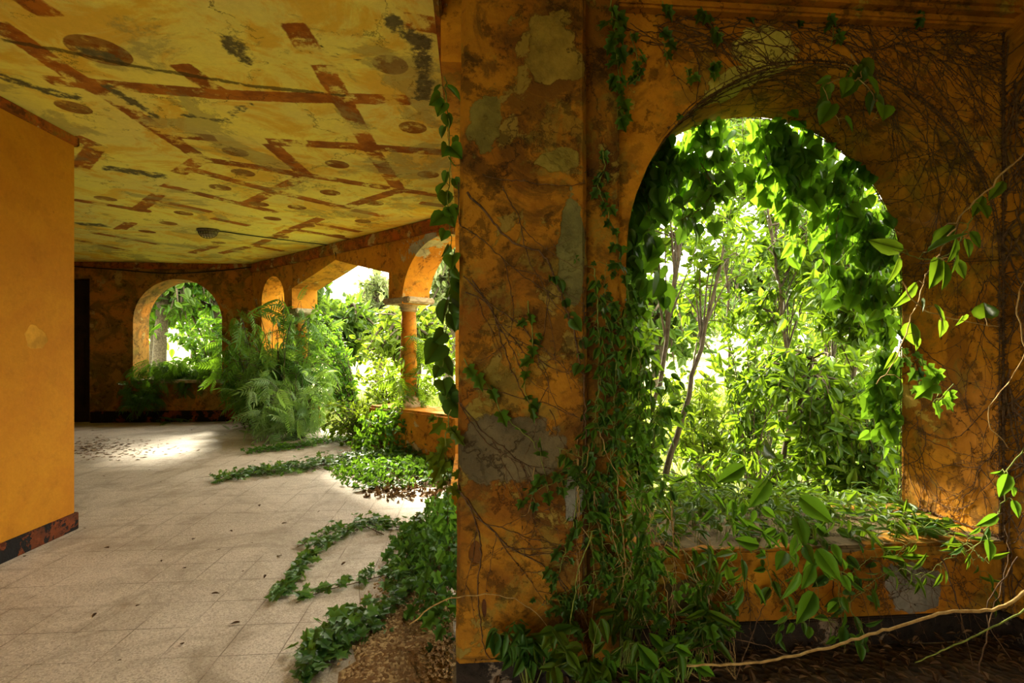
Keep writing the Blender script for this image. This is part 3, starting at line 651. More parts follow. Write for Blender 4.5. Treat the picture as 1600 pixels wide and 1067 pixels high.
def creepmat(label, pxs, seed, leaf=PINN, mat=L_heart, size=.18, n=160, w=.16):
    rng = np.random.default_rng(seed); P = smooth_path([PZ(a_, b_) for a_, b_ in pxs], .03, .0, rng); root = empty('creeping_plant', P[0], label, 'creeping plant')
    tb = Tubes(); tb.add(P+np.array([0, 0, .015]), .006, .002, 4); lv = Leaves()
    for i in range(n):
        k = rng.integers(0, len(P)); o = np.array([rng.normal(0, w), rng.normal(0, w), abs(rng.normal(.04, .035))+.012])
        st = P[k]+o; tb.add([P[k]+(0, 0, .015), (P[k]+st)/2+(0, 0, .02), st], .002, .0012, 3)
        lv.add(st, rdir(rng=rng)*np.array([1, 1, .25])+(0, 0, .1), np.array([0, 0, 1])+rdir(rng=rng)*.4, size*rng.uniform(.6, 1.2))
    tb.build('stem', M_twig, root); lv.build('foliage', leaf, mat, root, rng); return root
creepmat('feathery leaves lying on the floor before the back arch', [(250, 662), (300, 655), (350, 652)], 81, n=26, size=.26)
creepmat('feathery leaves on the floor at the foot of the back wall', [(140, 655), (200, 648), (270, 645)], 82, n=30, size=.22, mat=L_ground)
creepmat('pale feathery sprigs on the bright floor below the big bush', [(380, 668), (420, 680), (470, 672)], 83, n=26, size=.24, mat=L_pale)

# --- ivy trails on the floor
def floor_ivy(label, pxs, n, w, size=.058, seed=1, mat=L_ground, hgt=.03, leaf=IVY, root_h=.012, grow=1.0):
    rng = np.random.default_rng(seed); P = smooth_path([PZ(a_, b_) for a_, b_ in pxs], .02, .0015, rng)
    root = empty('ivy_trail', P[0], label, 'ivy'); tb = Tubes(); lv = Leaves()
    tb.add(P+np.array([0, 0, root_h]), .004, .002, 5); L = len(P)
    for k in range(max(2, n//25)):
        i = rng.integers(0, L-1); d = rdir(rng=rng)*w*1.4; d[2] = 0
        tb.add(smooth_path([P[i]+(0, 0, root_h), P[i]+d*.5+(0, 0, root_h+hgt*.5), P[i]+d+(0, 0, root_h)], .02, .002, rng), .0025, .001, 4)
    for i in range(n):
        f = rng.random()**grow; k = int(f*(L-1)); ww = w*(1.15-.75*f)
        o = np.array([rng.normal(0, ww*.6), rng.normal(0, ww*.6), 0]); z = root_h+abs(rng.normal(0, hgt))*(1.3-.8*f)+.012
        b0 = P[k]+o*.5; b0[2] = root_h*.6; st = P[k]+o; st[2] = z; tb.add([b0, (b0+st)/2+(0, 0, .006), st], .0013, .0009, 3)
        lv.add(st, rdir(rng=rng)*np.array([1, 1, .2])+(0, -.2, .05), np.array([0, -.3, 1])+rdir(rng=rng)*.5, size*rng.uniform(.55, 1.25))
    tb.build('stem', M_twig, root); lv.build('foliage', leaf, mat, root, rng); return root
floor_ivy('thick ivy trail creeping leftwards across the bright floor from the parapet', [(700, 700), (620, 715), (540, 722), (460, 735), (400, 742), (345, 752)], 1500, .34, seed=91, grow=1.35, hgt=.05)
floor_ivy('small ivy trail farther back on the bright floor below the sunlit bush', [(600, 690), (520, 690), (460, 700), (385, 708)], 700, .30, .055, seed=92, grow=1.1, mat=L_heart)
floor_ivy('short ivy runner on the floor between the thick trail and the curved one', [(700, 752), (640, 760), (590, 764), (550, 768)], 110, .05, .055, seed=93)
floor_ivy('curved ivy runner bending to a star-shaped leafy tip on the pale floor', [(700, 812), (640, 826), (580, 824), (540, 838), (490, 868), (465, 905), (428, 942)], 260, .055, .066, seed=94, hgt=.03)
floor_ivy('small ivy runner with pale tip beside the curved one', [(600, 838), (560, 822), (520, 832), (462, 858)], 50, .04, .05, seed=95)
floor_ivy('thin straight ivy runner on the floor in front of the curved one', [(690, 872), (640, 890), (570, 910), (500, 928), (462, 945)], 75, .035, .058, seed=96)
floor_ivy('leafy ivy spray running toward the camera over the gravel', [(700, 850), (650, 900), (620, 950), (570, 990), (510, 1030), (470, 1066)], 330, .10, .062, seed=97, hgt=.04)
floor_ivy('dark ivy clump at the bottom edge on the tiles left of the gravel', [(590, 975), (530, 990), (500, 1020), (480, 1064)], 150, .09, .07, seed=98, hgt=.05)
# ivy bank beside the pillar
def bank(label, c, rad, n, size, seed, mat=L_vine, leaf=IVY, name='ivy_mound', face=(-.5, -.6, .5)):
    rng = np.random.default_rng(seed); root = empty(name, (c[0], c[1], 0), label, 'ivy'); tb = Tubes(); lv = Leaves(); rad = np.array(rad)
    for k in range(max(6, n//16)):
        e = rdir(rng=rng); e[2] = abs(e[2]); q = np.array(c)+e*rad*rng.uniform(.6, 1); b0 = np.array(c)+rng.normal(0, .2, 3)*rad; b0[2] = .0
        tb.add(smooth_path([b0, (b0+q)/2+(0, 0, .1*rad[2]), q], .04, .004, rng), .004, .0015, 4)
    for i in range(n):
        e = rdir(rng=rng); e[2] = abs(e[2]); q = np.array(c)+e*rad*rng.uniform(.55, 1.0); q[2] = max(q[2], .02)
        lv.add(q, np.array([0, 0, -.5])+rdir(rng=rng)*.8, np.array(face)+rdir(rng=rng)*.6, size*rng.uniform(.6, 1.25))
    tb.build('stem', M_twig, root); lv.build('foliage', leaf, mat, root, rng); return root
bank('ivy mound heaped against the pillar on its left side', (-.17, 3.0, 0), (.15, .6, .62), 420, .065, 101)
bank('lower ivy mound on the gravel left of the mound against the pillar', (-.36, 3.6, 0), (.24, .7, .16), 360, .065, 102)
bank('ivy covering the parapet corner below the nearer column', (-1.15, 7.1, 0), (.5, .42, .68), 520, .08, 103, L_heart)
bank('ivy spread at the foot of the parapet', (-.75, 5.9, 0), (.8, .65, .16), 560, .07, 104, L_vine)
bank('wide low ivy carpet between the parapet corner and the thick trail', (-1.0, 6.35, 0), (.75, .8, .10), 900, .065, 106, L_heart)
bank('brown dry ivy litter at the foot of the parapet', (-.55, 5.3, -.02), (.6, .5, .08), 260, .06, 105, L_dry)
# gravel / soil patches
def patch(name, pxs, mat, label, hgt=.03, seed=5):
    rng = np.random.default_rng(seed); Q = np.array([PZ(a_, b_)[:2] for a_, b_ in pxs]); c = Q.mean(0)
    n = len(Q)*6; ring = []
    Qc = np.vstack([Q, Q[:1]])
    for i in range(len(Q)):
        for k in range(6): ring.append(Qc[i]*(1-k/6)+Qc[i+1]*k/6)
    ring = np.array(ring)+rng.normal(0, .018, (n, 2)); V = []; T = []
    fs = [1, .93, .8, .6, .4, .2]
    for f in fs:
        for q in ring: 
            e = c+(q-c)*f; V.append((e[0], e[1], (.002 if f == 1 else hgt*(1-f**3)*rng.uniform(.6, 1.2)+.004)))
    V.append((c[0], c[1], hgt))
    for j in range(len(fs)-1):
        for i in range(n): 
            a0, a1, b0, b1 = j*n+i, j*n+(i+1) % n, (j+1)*n+i, (j+1)*n+(i+1) % n; T += [(a0, a1, b1), (a0, b1, b0)]
    for i in range(n): T.append(((len(fs)-1)*n+i, (len(fs)-1)*n+(i+1) % n, len(V)-1))
    o = link(name, mesh_tris(name, V, T, smooth=True), mat); return tag(o, label, 'soil', kind='stuff')
patch('gravel_patch', [(705, 900), (650, 905), (600, 950), (560, 1010), (520, 1100), (560, 1250), (720, 1250), (712, 1060)], M_soil, 'sandy gravel patch on the floor left of the pillar foot')
o = bpy.data.objects['gravel_patch']
rng = np.random.default_rng(9)
bm = bmesh.new()
for i in range(1500):
    fx = rng.random(); px = 560+150*fx+rng.normal(0, 20); py = rng.uniform(880, 1067); 
    if px > 712: px = 712-rng.random()*20
    if (py-880)*.9+(px-560) < 60: continue
    q = PZ(px, py); s_ = rng.uniform(.002, .008); r = bmesh.ops.create_icosphere(bm, subdivisions=1, radius=s_)
    for v_ in r['verts']: v_.co = Vector((v_.co.x*1.3, v_.co.y, v_.co.z*.7))+Vector((q[0], q[1], .018+rng.random()*.012))
me = bpy.data.meshes.new('pebbles'); bm.to_mesh(me); bm.free()
pb = link('pebbles', me, plain('pebble', (.46, .32, .16), (.26, .15, .06), 90)); tag(pb, 'loose pebbles scattered over the sandy gravel left of the pillar', 'pebbles', kind='stuff')
pts_l = [(.45, 2.32), (2.62, 2.32), (2.62, 1.0), (1.4, 1.1), (.6, 1.3), (.2, 1.5), (-.05, 1.95), (-.02, 2.12), (.45, 2.12)]
_PZ = PZ
def patch_w(name, pts, mat, label, hgt, seed):
    global PZ
    keep_ = PZ; PZ = lambda a_, b_, z=0: np.array([a_, b_, 0.]); o = patch(name, pts, mat, label, hgt, seed); PZ = keep_; return o
patch_w('leaf_litter', pts_l, M_litter, 'dark soil and leaf litter on the floor below the sill wall', .04, 6)
# litter leaves in that soil
lv = Leaves(); rng = np.random.default_rng(44)
for i in range(1500):
    q = np.array([rng.uniform(.1, 2.6), rng.uniform(1.3, 2.3), rng.uniform(.03, .07)]); lv.add(q, rdir(rng=rng)*np.array([1, 1, .3]), np.array([0, 0, 1])+rdir(rng=rng)*.6, rng.uniform(.018, .05))
tag(lv.build('dead_leaves', OVATE, L_dry, None, rng), 'brown dead leaves carpeting the soil in the dark lower right', 'dead leaves', kind='stuff')
# flakes of fallen plaster near the left corner
lv = Leaves()
for i in range(420):
    px, py = 120+abs(rng.normal(0, 60)), 700+rng.normal(0, 8); q = PZ(px, py); q[2] = .004; lv.add(q, rdir(rng=rng)*np.array([1, 1, .05]), np.array([0, 0, 1])+rdir(rng=rng)*.25, rng.uniform(.02, .09))
tag(lv.build('plaster_flakes', DIAMOND, plain('flake', (.20, .10, .05), (.42, .34, .26), 20), None, rng), 'scattered plaster flakes and bark bits on the floor behind the left wall corner', 'debris', kind='stuff')
# single dry leaves on the open floor
dl = [(575, 632), (660, 663)]
spots = [(252, 877), (290, 890), (150, 960), (212, 950), (190, 1034), (375, 975), (130, 827), (38, 872), (250, 754), (212, 672), (290, 707), (200, 700), (320, 790), (345, 860), (395, 850), (405, 790), (440, 870), (300, 845), (235, 735), (180, 720), (350, 680), (300, 672), (400, 720), (330, 740), (380, 895), (270, 760), (160, 745), (500, 800), (285, 1010), (330, 930), (440, 820), (230, 690), (360, 830), (540, 880), (415, 900), (170, 858)]
proto = None; rng = np.random.default_rng(3)
for i, (px, py) in enumerate(spots):
    q = PZ(px, py)
    if proto is None:
        lv = Leaves(); lv.add(np.zeros(3), np.array([0, 1., 0]), np.array([0, 0, 1.]), .05); proto = lv.build('fallen_leaf', OVATE, L_dry, None, rng); o = proto
    else: o = proto.copy(); COL.objects.link(o)
    o.location = (q[0], q[1], .010); o.rotation_euler = (rng.uniform(-.2, .2), rng.uniform(-.2, .2), rng.uniform(0, 6.28)); s_ = rng.uniform(.4, 1.0); o.scale = (s_, s_, s_)
    tag(o, 'small brown dry leaf lying on the bare tiled floor', 'leaf', 'dry leaves on the tiled floor')

# --- creepers on the arch wall and its reveal
ARC, AR, AZ = 1.66, .94, 1.853; JB = AZ-.49
def soffit(u, v, e=.006):                     # u runs from the left sill up, over and down; v is depth into the reveal
    r = AR-e; L = math.pi*AR
    if u < JB: x, z = ARC-r, .49+u
    elif u < JB+L: a_ = math.pi-(u-JB)/AR; x, z = ARC+r*math.cos(a_), AZ+r*math.sin(a_)
    else: x, z = ARC+r, AZ-(u-JB-L)
    return np.array([x, 2.33+np.clip(v, -.01, .57), max(z, .5)])
def face_pt(x, z, e=.007):
    d = math.hypot(x-ARC, z-AZ)
    if z > AZ and d < AR+.01: k = (AR+.012)/max(d, .01); x = ARC+(x-ARC)*k; z = AZ+(z-AZ)*k
    return np.array([min(max(x, .67), 2.62), 2.33-e, min(z, 2.99)])
def web(label, fn, starts, heads, n, length, wander, seed, r=.0026, mat=M_twig, nub=True, leaves=0, name='dry_creeper'):
    rng = np.random.default_rng(seed); root = empty(name, fn(*starts[0]), label, 'creeper'); tb = Tubes(); lv = Leaves()
    def walk(a, b, h, L, rr, depth):
        pts = []; s = .018; k = 0
        while k*s < L:
            pts.append(fn(a, b)+rng.normal(0, .0015, 3)); h += rng.normal(0, wander); a += math.cos(h)*s; b += math.sin(h)*s; k += 1
            if nub and rng.random() < .22:
                q = pts[-1]; tb.add([q, q+rng.normal(0, .009, 3)], .0022, .0016, 3)
            if leaves and rng.random() < leaves: q = pts[-1]; lv.add(q+(0, -.01, 0), np.array([rng.normal(), -.3, -1]), np.array([0, -1, .2])+rdir(rng=rng)*.5, rng.uniform(.035, .07))
            if depth < 2 and rng.random() < .045: walk(a, b, h+rng.choice([-1, 1])*rng.uniform(.35, .9), L*rng.uniform(.25, .6), rr*.65, depth+1)
        if len(pts) > 2: tb.add(np.array(pts), rr, rr*.35, 4)
    for i in range(n):
        s0 = starts[rng.integers(len(starts))]; walk(s0[0]+rng.normal(0, .12), s0[1]+rng.normal(0, .05), heads+rng.normal(0, .35), length*rng.uniform(.5, 1.2), r*rng.uniform(.6, 1.2), 0)
    tb.build('stem', mat, root); lv.build('foliage', IVY, L_vine, root, rng); return root
LT = JB*2+math.pi*AR
web('dense web of dry creeper stems on the right shoulder of the big arch reveal', soffit, [(JB+AR*1.7, .0), (JB+AR*2.0, .02), (JB+AR*2.3, .0)], .45, 26, 1.5, .10, 201)
web('dry creeper stems across the right jamb of the big arch', soffit, [(LT-1.25, .05), (LT-.95, .5), (LT-.65, .05), (LT-.4, .5)], -.2, 34, .9, .16, 202)
web('creeper stems fanning over the plaster right of the arch crown', face_pt, [(1.75, 2.95), (2.0, 2.97), (2.2, 2.9), (1.6, 2.92), (2.4, 2.8)], -.75, 44, 1.0, .10, 203)
web('tangle of creeper stems along the cornice above the big arch, extra stems darkening it', face_pt, [(1.0, 2.95), (1.5, 2.96), (2.0, 2.95), (2.3, 2.95), (2.5, 2.9)], -.05, 54, .9, .10, 204, leaves=.0)  # cornice creepers, with more stems added to darken its right end
web('thin creeper stems over the mossy patch left of the arch crown', face_pt, [(.75, 2.93), (1.0, 2.9), (1.2, 2.95)], -.55, 18, .8, .10, 205, leaves=.004)
web('creeper fringe under the crown of the big arch', soffit, [(JB+AR*.9, .05), (JB+AR*1.3, .1), (JB+AR*.6, .1)], .15, 26, 1.0, .14, 206, r=.003)
pil_pt = lambda x, z: np.array([min(max(x, -.05), .47), 2.104, max(z, .15)])
web('thin dark creeper stems branching over the face of the pillar', pil_pt, [(.0, 2.1), (.05, 1.7), (-.03, 1.2), (.02, .9)], -.7, 11, 1.0, .10, 207, r=.003)
side_pt = lambda y, z: np.array([2.615, min(max(y, .9), 2.32), max(.02, min(z, 3.0))])
web('creeper stems hanging on the right edge wall, multiplied and thickened to darken it', side_pt, [(2.2, 2.9), (1.9, 2.6), (2.1, 2.0), (1.8, 1.6), (2.28, 2.7), (2.3, 2.0), (2.2, 1.3), (2.0, 2.9)], -1.45, 80, 1.5, .12, 208, r=.006)  # extra, thicker stems stand in for the shade on this wall
low_pt = lambda x, z: np.array([min(max(x, .68), 2.6), 2.285, min(max(z, .02), .42)])
web('fine dry stems hanging over the wall below the sill', low_pt, [(1.0, .4), (1.4, .4), (1.8, .4), (2.2, .4)], -1.3, 40, .45, .12, 209, r=.002)

hang_pt = lambda x, z: np.array([min(max(x, .44), 1.1), 2.10+.05*math.sin(x*37), min(max(z, .05), 1.3)])
web('bundle of pale bare stems hanging before the pilaster foot and left sill end', hang_pt, [(.55, 1.0), (.7, .8), (.85, .6), (1.0, .5)], -1.5, 34, .8, .10, 210, r=.0022, mat=M_pale, nub=False, name='hanging_vine')
# --- leafy curtain around the inside of the arch
def curtain(label, u0, u1, n, size, seed, v0=.2, v1=.6, drop=.35, mat=L_heart, leaf=HEART, per=9):
    rng = np.random.default_rng(seed); root = empty('hanging_vine', soffit((u0+u1)/2, .5), label, 'vine'); tb = Tubes(); lv = Leaves()
    for i in range(n):
        u = rng.uniform(u0, u1); q = soffit(u, rng.uniform(v0, v1)); q[1] += rng.uniform(0, .12)
        L_ = drop*rng.uniform(.3, 1.3); inw = np.array([ARC, q[1], AZ])-q; inw /= np.linalg.norm(inw)+1e-6
        e = q+inw*L_*.35+np.array([0, 0, -L_]); P = smooth_path([q, (q+e)/2+inw*.05, e], .03, .004, rng); tb.add(P, .002, .001, 3)
        for k in range(per):
            pt = P[rng.integers(0, len(P))]+rng.normal(0, .03, 3); lv.add(pt, np.array([0, 0, -1])+rdir(rng=rng)*.7, np.array([0, -1, .3])+rdir(rng=rng)*.7, size*rng.uniform(.6, 1.3))
    tb.build('stem', M_twig, root); lv.build('foliage', leaf, mat, root, rng); return root
curtain('curtain of heart-shaped leaves hanging from the top of the big arch', JB+AR*.9, JB+AR*1.9, 34, .085, 301, .45, .62, .30)
curtain('leafy vines hanging down the upper right of the big arch', JB+AR*1.8, JB+AR*2.9, 46, .09, 302, .5, .62, .45)
curtain('dark leafy vines on the upper left curve of the big arch', JB+AR*.1, JB+AR*.95, 34, .085, 303, .2, .6, .26, L_vine)
curtain('broad leaves trailing down the left jamb of the big arch', 1.0, JB+AR*.1, 24, .10, 304, .3, .6, .36, L_heart)
curtain('leaves edging the right jamb of the big arch', JB+AR*3.0, LT-.5, 22, .08, 305, .55, .62, .3)
vine('hanging_vine', [D(1095, 255, 2.75), D(1110, 285, 2.7), D(1100, 320, 2.7), D(1060, 345, 2.7)], 'black silhouetted leaf cluster dangling against the bright sky gap', leaf=HEART, mat=L_vine, size=.085, gap=.012, spread=.09, seed=5, stem=M_twig)
vine('hanging_vine', [D(1010, 330, 2.7), D(1020, 380, 2.65), D(1030, 430, 2.65), D(1022, 500, 2.65)], 'large translucent vine leaves at the left side of the big arch', leaf=HEART, mat=L_heart, size=.12, gap=.045, spread=.04, seed=6)

# --- vines on the pillar and its left edge
vine('ivy_strand', [D(694, 120, 2.2), D(700, 180, 2.16), D(704, 250, 2.14), D(700, 320, 2.12), D(706, 400, 2.12), D(700, 430, 2.12)], 'ivy strand hanging down the top left edge of the pillar', leaf=HEART, mat=L_heart, size=.07, gap=.04, spread=.02, seed=7, face=(-.2, -1, .1))
vine('ivy_strand', [D(703, 420, 2.25), D(700, 500, 2.3), D(690, 560, 2.3), D(700, 640, 2.3)], 'large dark leaves hanging in the gap at the left edge of the pillar', leaf=HEART, mat=L_vine, size=.10, gap=.045, spread=.03, seed=8, face=(-.2, -1, .1))
vine('ivy_strand', [D(705, 640, 2.1), D(695, 690, 2.1), D(700, 740, 2.1), D(694, 770, 2.1)], 'yellow green lobed leaves at the lower left edge of the pillar', leaf=IVY, mat=L_yellow, size=.06, gap=.022, spread=.035, seed=9, face=(-.2, -1, .1))
vine('ivy_strand', [D(730, 300, 2.1), D(770, 345, 2.1), D(800, 378, 2.1), D(850, 400, 2.1), D(880, 470, 2.1), D(905, 560, 2.1), D(915, 640, 2.1), D(912, 760, 2.1)], 'thick dark vine stem crossing the pillar diagonally with a few leaves', leaf=HEART, mat=L_vine, size=.05, gap=.05, p_leaf=.5, spread=.025, seed=10, stem=M_twig, r=.005)
vine('ivy_strand', [D(825, 470, 2.09), D(833, 540, 2.09), D(820, 600, 2.09), D(835, 660, 2.09)], 'thin green shoot dangling in the middle of the pillar', leaf=IVY, mat=L_heart, size=.055, gap=.045, spread=.02, seed=11)
vine('ivy_strand', [D(725, 560, 2.09), D(760, 600, 2.09), D(790, 650, 2.09), D(840, 700, 2.09), D(858, 775, 2.07)], 'drooping vine over the grey bare patch of the pillar ending in one big leaf', leaf=IVY, mat=L_heart, size=.06, gap=.05, spread=.025, seed=12, p_leaf=.8)
vine('ivy_strand', [D(912, 700, 2.09), D(900, 800, 2.09), D(880, 870, 2.09), D(870, 930, 2.09), D(900, 990, 2.0)], 'bluish dark ivy climbing the lower right corner of the pillar', leaf=IVY, mat=L_vine, size=.045, gap=.02, spread=.04, seed=13, sub=6)
vine('ivy_strand', [D(955, 0, 2.2), D(960, 60, 2.2), D(968, 120, 2.2), D(962, 200, 2.2)], 'leafy strand hanging from the ceiling over the narrow pilaster', leaf=IVY, mat=L_heart, size=.06, gap=.022, spread=.025, seed=14)
vine('ivy_strand', [D(985, 50, 2.28), D(1000, 110, 2.28), D(985, 130, 2.28)], 'short ivy sprig on the plaster just right of the pilaster top', leaf=IVY, mat=L_heart, size=.05, gap=.03, spread=.025, seed=15)
vine('ivy_strand', [D(940, 230, 2.2), D(945, 260, 2.2), D(935, 290, 2.2), D(945, 320, 2.2), D(975, 420, 2.2), D(990, 520, 2.2)], 'small leaves along the middle of the pilaster', leaf=IVY, mat=L_vine, size=.05, gap=.03, spread=.025, seed=16)
for i, (px, lb) in enumerate([(930, 'green vine curtain strand nearest the pillar corner'), (950, 'green vine strand tumbling over the lower pilaster'), (975, 'vine strand between pilaster and big arch'), (1000, 'vine strand falling over the left end of the sill'), (1025, 'loose vine strand left in the big arch falling past the sill')]):
    yy = 2.16+.05*(i % 3); rr = random.Random(i)
    vine('ivy_strand', [D(px-6+rr.uniform(-8, 8), 420+40*i, yy), D(px+rr.uniform(-14, 14), 560, yy), D(px+rr.uniform(-18, 18), 680, yy-.03), D(px+rr.uniform(-22, 22), 800, yy-.06), D(px+rr.uniform(-20, 30), 930, yy-.12)], lb, leaf=IVY if i % 2 else OVATE, mat=(L_heart, L_vine, L_sap)[i % 3], size=.05, gap=.02, spread=.045, seed=20+i, sub=9)
# leaf sprigs on the arch wall and cornice
sprigs = [([(1095, 10), (1110, 35), (1130, 55)], 'green sprig hanging from the cornice above the mossy patch', .06), ([(1035, 2), (1045, 20)], 'small sprig at the cornice near the pilaster', .06),
          ([(1035, 65), (1042, 90)], 'single dangling leaf left of the mossy patch', .055), ([(1070, 105), (1082, 130)], 'tiny sprig at the edge of the mossy patch', .05), ([(1115, 95), (1118, 120)], 'small leaf on the lower mossy patch', .05),
          ([(1295, 20), (1300, 45), (1298, 75)], 'sprig of three leaves right of the mossy patch', .05), ([(1350, 10), (1345, 20)], 'single leaf under the cornice right of the arch crown', .06), ([(1430, 5), (1445, 25), (1425, 30)], 'leafy sprig on the cornice toward the right corner', .07)]
for i, (pp, lb, sz) in enumerate(sprigs): vine('ivy_sprig', [D(a_, b_, 2.27) for a_, b_ in pp], lb, cat='ivy', leaf=IVY, mat=L_heart, size=sz, gap=.03, spread=.02, seed=40+i)
vine('ivy_sprig', [D(1330, 85, 2.2), D(1345, 120, 2.15), D(1290, 130, 2.1), D(1300, 165, 2.1), D(1312, 195, 2.1)], 'pair of heart-shaped leaves dangling before the arch crown on a curled tendril', cat='ivy', leaf=HEART, mat=L_sap, size=.085, gap=.055, spread=.02, seed=51, stem=M_pale)
vine('ivy_sprig', [D(1320, 100, 2.2), D(1360, 140, 2.15), D(1375, 165, 2.1), D(1362, 190, 2.1)], 'two long leaves dangling right of the heart-shaped pair', cat='ivy', leaf=HEART, mat=L_sap, size=.09, gap=.075, spread=.02, seed=52, stem=M_pale)
vine('climbing_shoot', [D(1600, 240, 1.9), D(1550, 290, 1.95), D(1500, 340, 2.0), D(1450, 430, 2.05), D(1400, 560, 2.1), D(1370, 600, 2.2)], 'long pale shoot slanting down from the right edge with broad leaves', leaf=OVATE, mat=L_sap, size=.12, gap=.10, spread=.06, seed=53, stem=M_pale, r=.004)
vine('climbing_shoot', [D(1520, 340, 2.0), D(1480, 400, 2.0), D(1430, 400, 2.0), D(1395, 390, 2.0)], 'spray of big light leaves overlapping the right jamb', leaf=OVATE, mat=L_sap, size=.13, gap=.05, spread=.05, seed=54, r=.003)
vine('climbing_shoot', [D(1410, 440, 2.0), D(1440, 480, 2.0), D(1500, 500, 2.0), D(1560, 510, 2.0)], 'thin tendril crossing the right jamb with two lobed leaves', leaf=HEART, mat=L_sap, size=.085, gap=.1, spread=.03, seed=55, stem=M_pale)
vine('climbing_shoot', [D(1440, 560, 2.0), D(1470, 600, 2.0), D(1460, 630, 2.0), D(1490, 600, 2.0)], 'small sprig of lobed leaves in the middle of the right jamb', leaf=IVY, mat=L_heart, size=.075, gap=.04, spread=.03, seed=56)
vine('climbing_shoot', [D(1405, 540, 2.5), D(1430, 580, 2.4), D(1440, 620, 2.4)], 'dark ivy sprig at the inner edge of the right jamb', leaf=IVY, mat=L_vine, size=.06, gap=.02, spread=.03, seed=57)
vine('climbing_shoot', [D(1600, 700, 1.7), D(1575, 740, 1.75), D(1560, 800, 1.8), D(1520, 860, 1.9)], 'leafy shoot at the shaded right edge beside the sill', leaf=OVATE, mat=L_heart, size=.085, gap=.05, spread=.05, seed=58)
# bare stems arching through the lower right
def bare(label, pts_, r=.006, mat=M_pale): tb = Tubes(); P = smooth_path(pts_, .03, .003); tb.add(P, r, r*.5, 6); return tag(tb.build('vine_stem', mat), label, 'stem')
bare('long pale woody stem arching across the dark lower right corner', [D(1640, 900, 1.9), D(1560, 948, 1.9), D(1480, 958, 1.88), D(1380, 985, 1.85), D(1300, 1010, 1.8), D(1180, 1035, 1.75), D(1060, 1040, 1.75)], .007)
bare('green thin stem below the long pale one in the lower right', [D(1620, 940, 1.85), D(1560, 975, 1.85), D(1500, 1005, 1.8), D(1430, 1035, 1.75)], .004, M_green_stem)
bare('curling pale tendril at the right edge over the jamb', [D(1600, 440, 1.9), D(1590, 480, 1.9), D(1598, 560, 1.9), D(1555, 620, 1.95), D(1545, 660, 1.95), D(1575, 700, 1.95)], .003)
bare('reddish upright twig in front of the right end of the sill wall', [D(1470, 870, 2.1), D(1495, 940, 2.05), D(1520, 1040, 1.95)], .003, M_twig)
bare('crossing twig at the far right bottom corner', [D(1590, 870, 2.0), D(1540, 960, 1.95), D(1580, 1030, 1.9)], .003, M_twig)
bare('pale tendril looping across the foot of the pillar', [D(640, 975, 1.95), D(690, 940, 1.95), D(770, 928, 2.0), D(830, 950, 2.05), D(860, 985, 2.05)], .0028)
bare('short pale dangling tendril before the grey bare patch', [D(835, 730, 2.08), D(832, 770, 2.08), D(826, 800, 2.08), D(813, 806, 2.08)], .0018)
bare('thin slanting green stem at the right corner of the pillar foot', [D(925, 830, 1.95), D(903, 900, 1.95), D(888, 1000, 1.9)], .003, M_green_stem)
bare('thin dead twig lying on the litter at the bottom edge of the picture', [D(1000, 1050, 1.9), D(1100, 1010, 2.0), D(1160, 1000, 2.05), D(1250, 1030, 1.95)], .003, M_twig)
bare('steep thin twig leaning on the wall under the sill', [D(1150, 1060, 1.95), D(1180, 980, 2.1), D(1215, 900, 2.26)], .0025, M_twig)
bare('forked dry twig standing in the far right corner', [D(1530, 1050, 1.9), D(1550, 960, 2.0), D(1575, 880, 2.1), D(1570, 820, 2.2)], .003, M_twig)
# shoots spilling over the sill
sill = [([(1080, 740), (1130, 800), (1160, 870), (1150, 950)], 'narrow-leaved shoot hanging over the sill near its left end', NARROW, L_heart, .09),
        ([(1190, 740), (1230, 780), (1245, 840), (1240, 890)], 'large close leaf spray hanging before the middle of the sill', OVATE, L_heart, .15),
        ([(1160, 770), (1210, 820), (1260, 860), (1330, 900)], 'long leafy shoot trailing right along the sill front', OVATE, L_heart, .085),
        ([(1290, 790), (1350, 830), (1400, 880), (1440, 900)], 'bright narrow-leaved shoot catching sun on the right sill', NARROW, L_sap, .09),
        ([(1250, 800), (1300, 880), (1330, 950), (1350, 990)], 'dangling shoot with paired leaves below the middle of the sill', OVATE, L_vine, .08),
        ([(1380, 800), (1460, 830), (1510, 850), (1545, 880)], 'short leafy shoot ending at the right end of the sill', NARROW, L_sap, .08),
        ([(1020, 760), (1060, 850), (1100, 890), (1140, 920)], 'fine light shoot with slender leaves below the left end of the sill', NARROW, L_sap, .075),
        ([(1180, 860), (1220, 930), (1260, 980)], 'drooping pale leaves low on the wall under the sill', OVATE, L_heart, .07)]
for i, (pp, lb, lf, mt, sz) in enumerate(sill):
    n_ = len(pp); vine('leafy_shoot', [D(a_, b_, 2.45-.5*min(1, (k+.5)/n_)-(.25 if sz > .12 else 0)) for k, (a_, b_) in enumerate(pp)], lb, cat='shoot', leaf=lf, mat=mt, size=sz, gap=.035 if sz < .12 else .08, spread=.04, seed=70+i, sub=4, hang=.6, r=.0025)
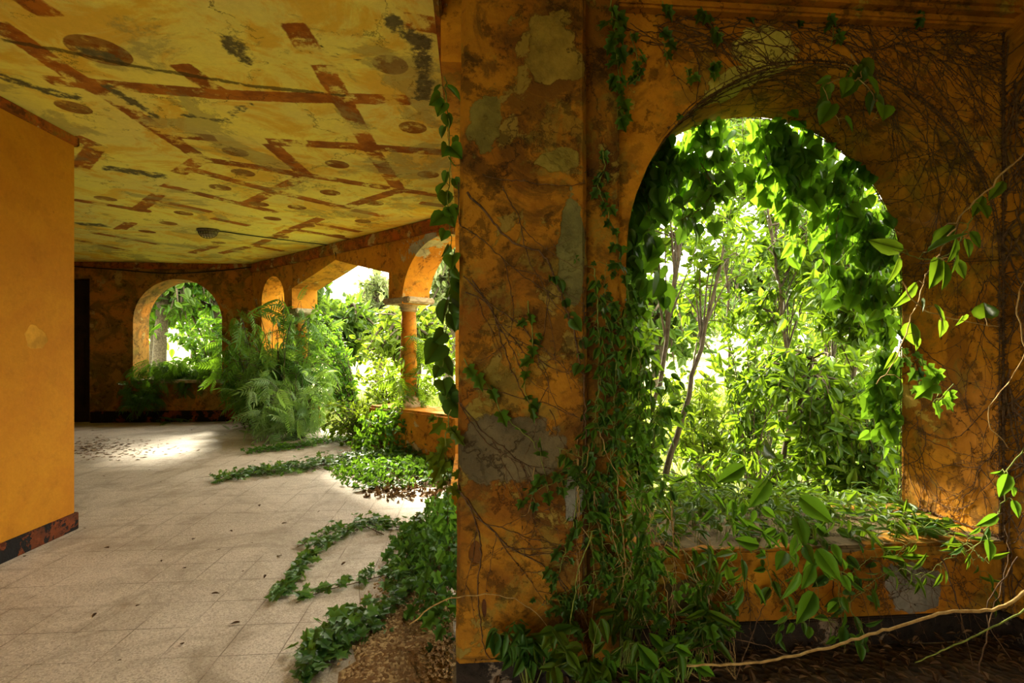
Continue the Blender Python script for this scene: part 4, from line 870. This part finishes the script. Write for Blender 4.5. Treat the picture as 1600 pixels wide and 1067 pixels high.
def mat_on_sill(label, n, seed):
    rng = np.random.default_rng(seed); root = empty('sill_growth', (1.5, 2.6, .49), label, 'plants'); lv = Leaves(); tb = Tubes()
    for i in range(n):
        x = rng.uniform(.75, 2.5); y = rng.uniform(2.36, 3.1); z = .5+abs(rng.normal(0, .07))*(1.5-.45*x); 
        tb.add([np.array([x, y, .49]), np.array([x+.01, y, z])], .0014, .001, 3)
        lv.add(np.array([x, y, z]), rdir(rng=rng)*np.array([1, 1, .4])+(0, -.3, 0), np.array([0, -.2, 1])+rdir(rng=rng)*.6, rng.uniform(.04, .1))
    tb.build('stem', M_green_stem, root); lv.build('foliage', OVATE, L_sap, root, rng)
mat_on_sill('tangle of small leaves growing over the sill of the big arch', 850, 401)
# plants at the pillar foot
def clump(label, px, py, y, rad, nb, per, leaf, mat, size, seed, dr=.5):
    c = D(px, py, y); c[2] = max(c[2], .12)
    return shrub('low_plant', (c[0], c[1]+.08, .03), label, c, rad, nb, per, leaf, mat, size, 'plant', r0=.005, seed=seed, droop=dr, stem=M_green_stem, face=(0, -.7, .2), lat=.2)
clump('row of long drooping leaves at the foot of the pillar', 830, 985, 1.95, (.17, .06, .07), 12, 7, OVATE, L_vine, .075, 501, .9)
clump('broad-leaved plant at the bottom centre right of the pillar foot', 930, 1000, 1.8, (.20, .12, .13), 9, 7, OVATE, L_sap, .075, 502, .6)
clump('leafy plant at the bottom edge below the left end of the sill', 1010, 1040, 1.75, (.22, .12, .08), 9, 7, OVATE, L_heart, .075, 503, .6)
clump('bamboo-like spray with slender pale leaves under the left of the sill', 1105, 900, 2.05, (.10, .08, .16), 12, 8, NARROW, L_sap, .11, 504, .9)
clump('mixed green stems rising in the corner between pilaster and sill', 985, 880, 2.12, (.18, .08, .30), 18, 8, NARROW, L_sap, .08, 505, .6)
clump('low dark plants on the litter under the sill', 1080, 990, 2.0, (.3, .12, .10), 10, 6, IVY, L_heart, .05, 506, .5)
# meadow grass
lv = Leaves(); rng = np.random.default_rng(77)
for k in range(14000):
    x = rng.uniform(-4, 9); y = rng.uniform(3.2, 18)
    if x+y < 7.2 or (x < .7 and y < 6.8): continue
    lv.add(np.array([x, y, -.34]), np.array([rng.normal(0, .25), rng.normal(0, .25), 1]), np.array([rng.normal(), -1, .2]), rng.uniform(.3, .8))
tag(lv.build('meadow_grass', BLADE, L_grass, None, rng), 'tall pale meadow grass outside the arches', 'grass', kind='stuff')
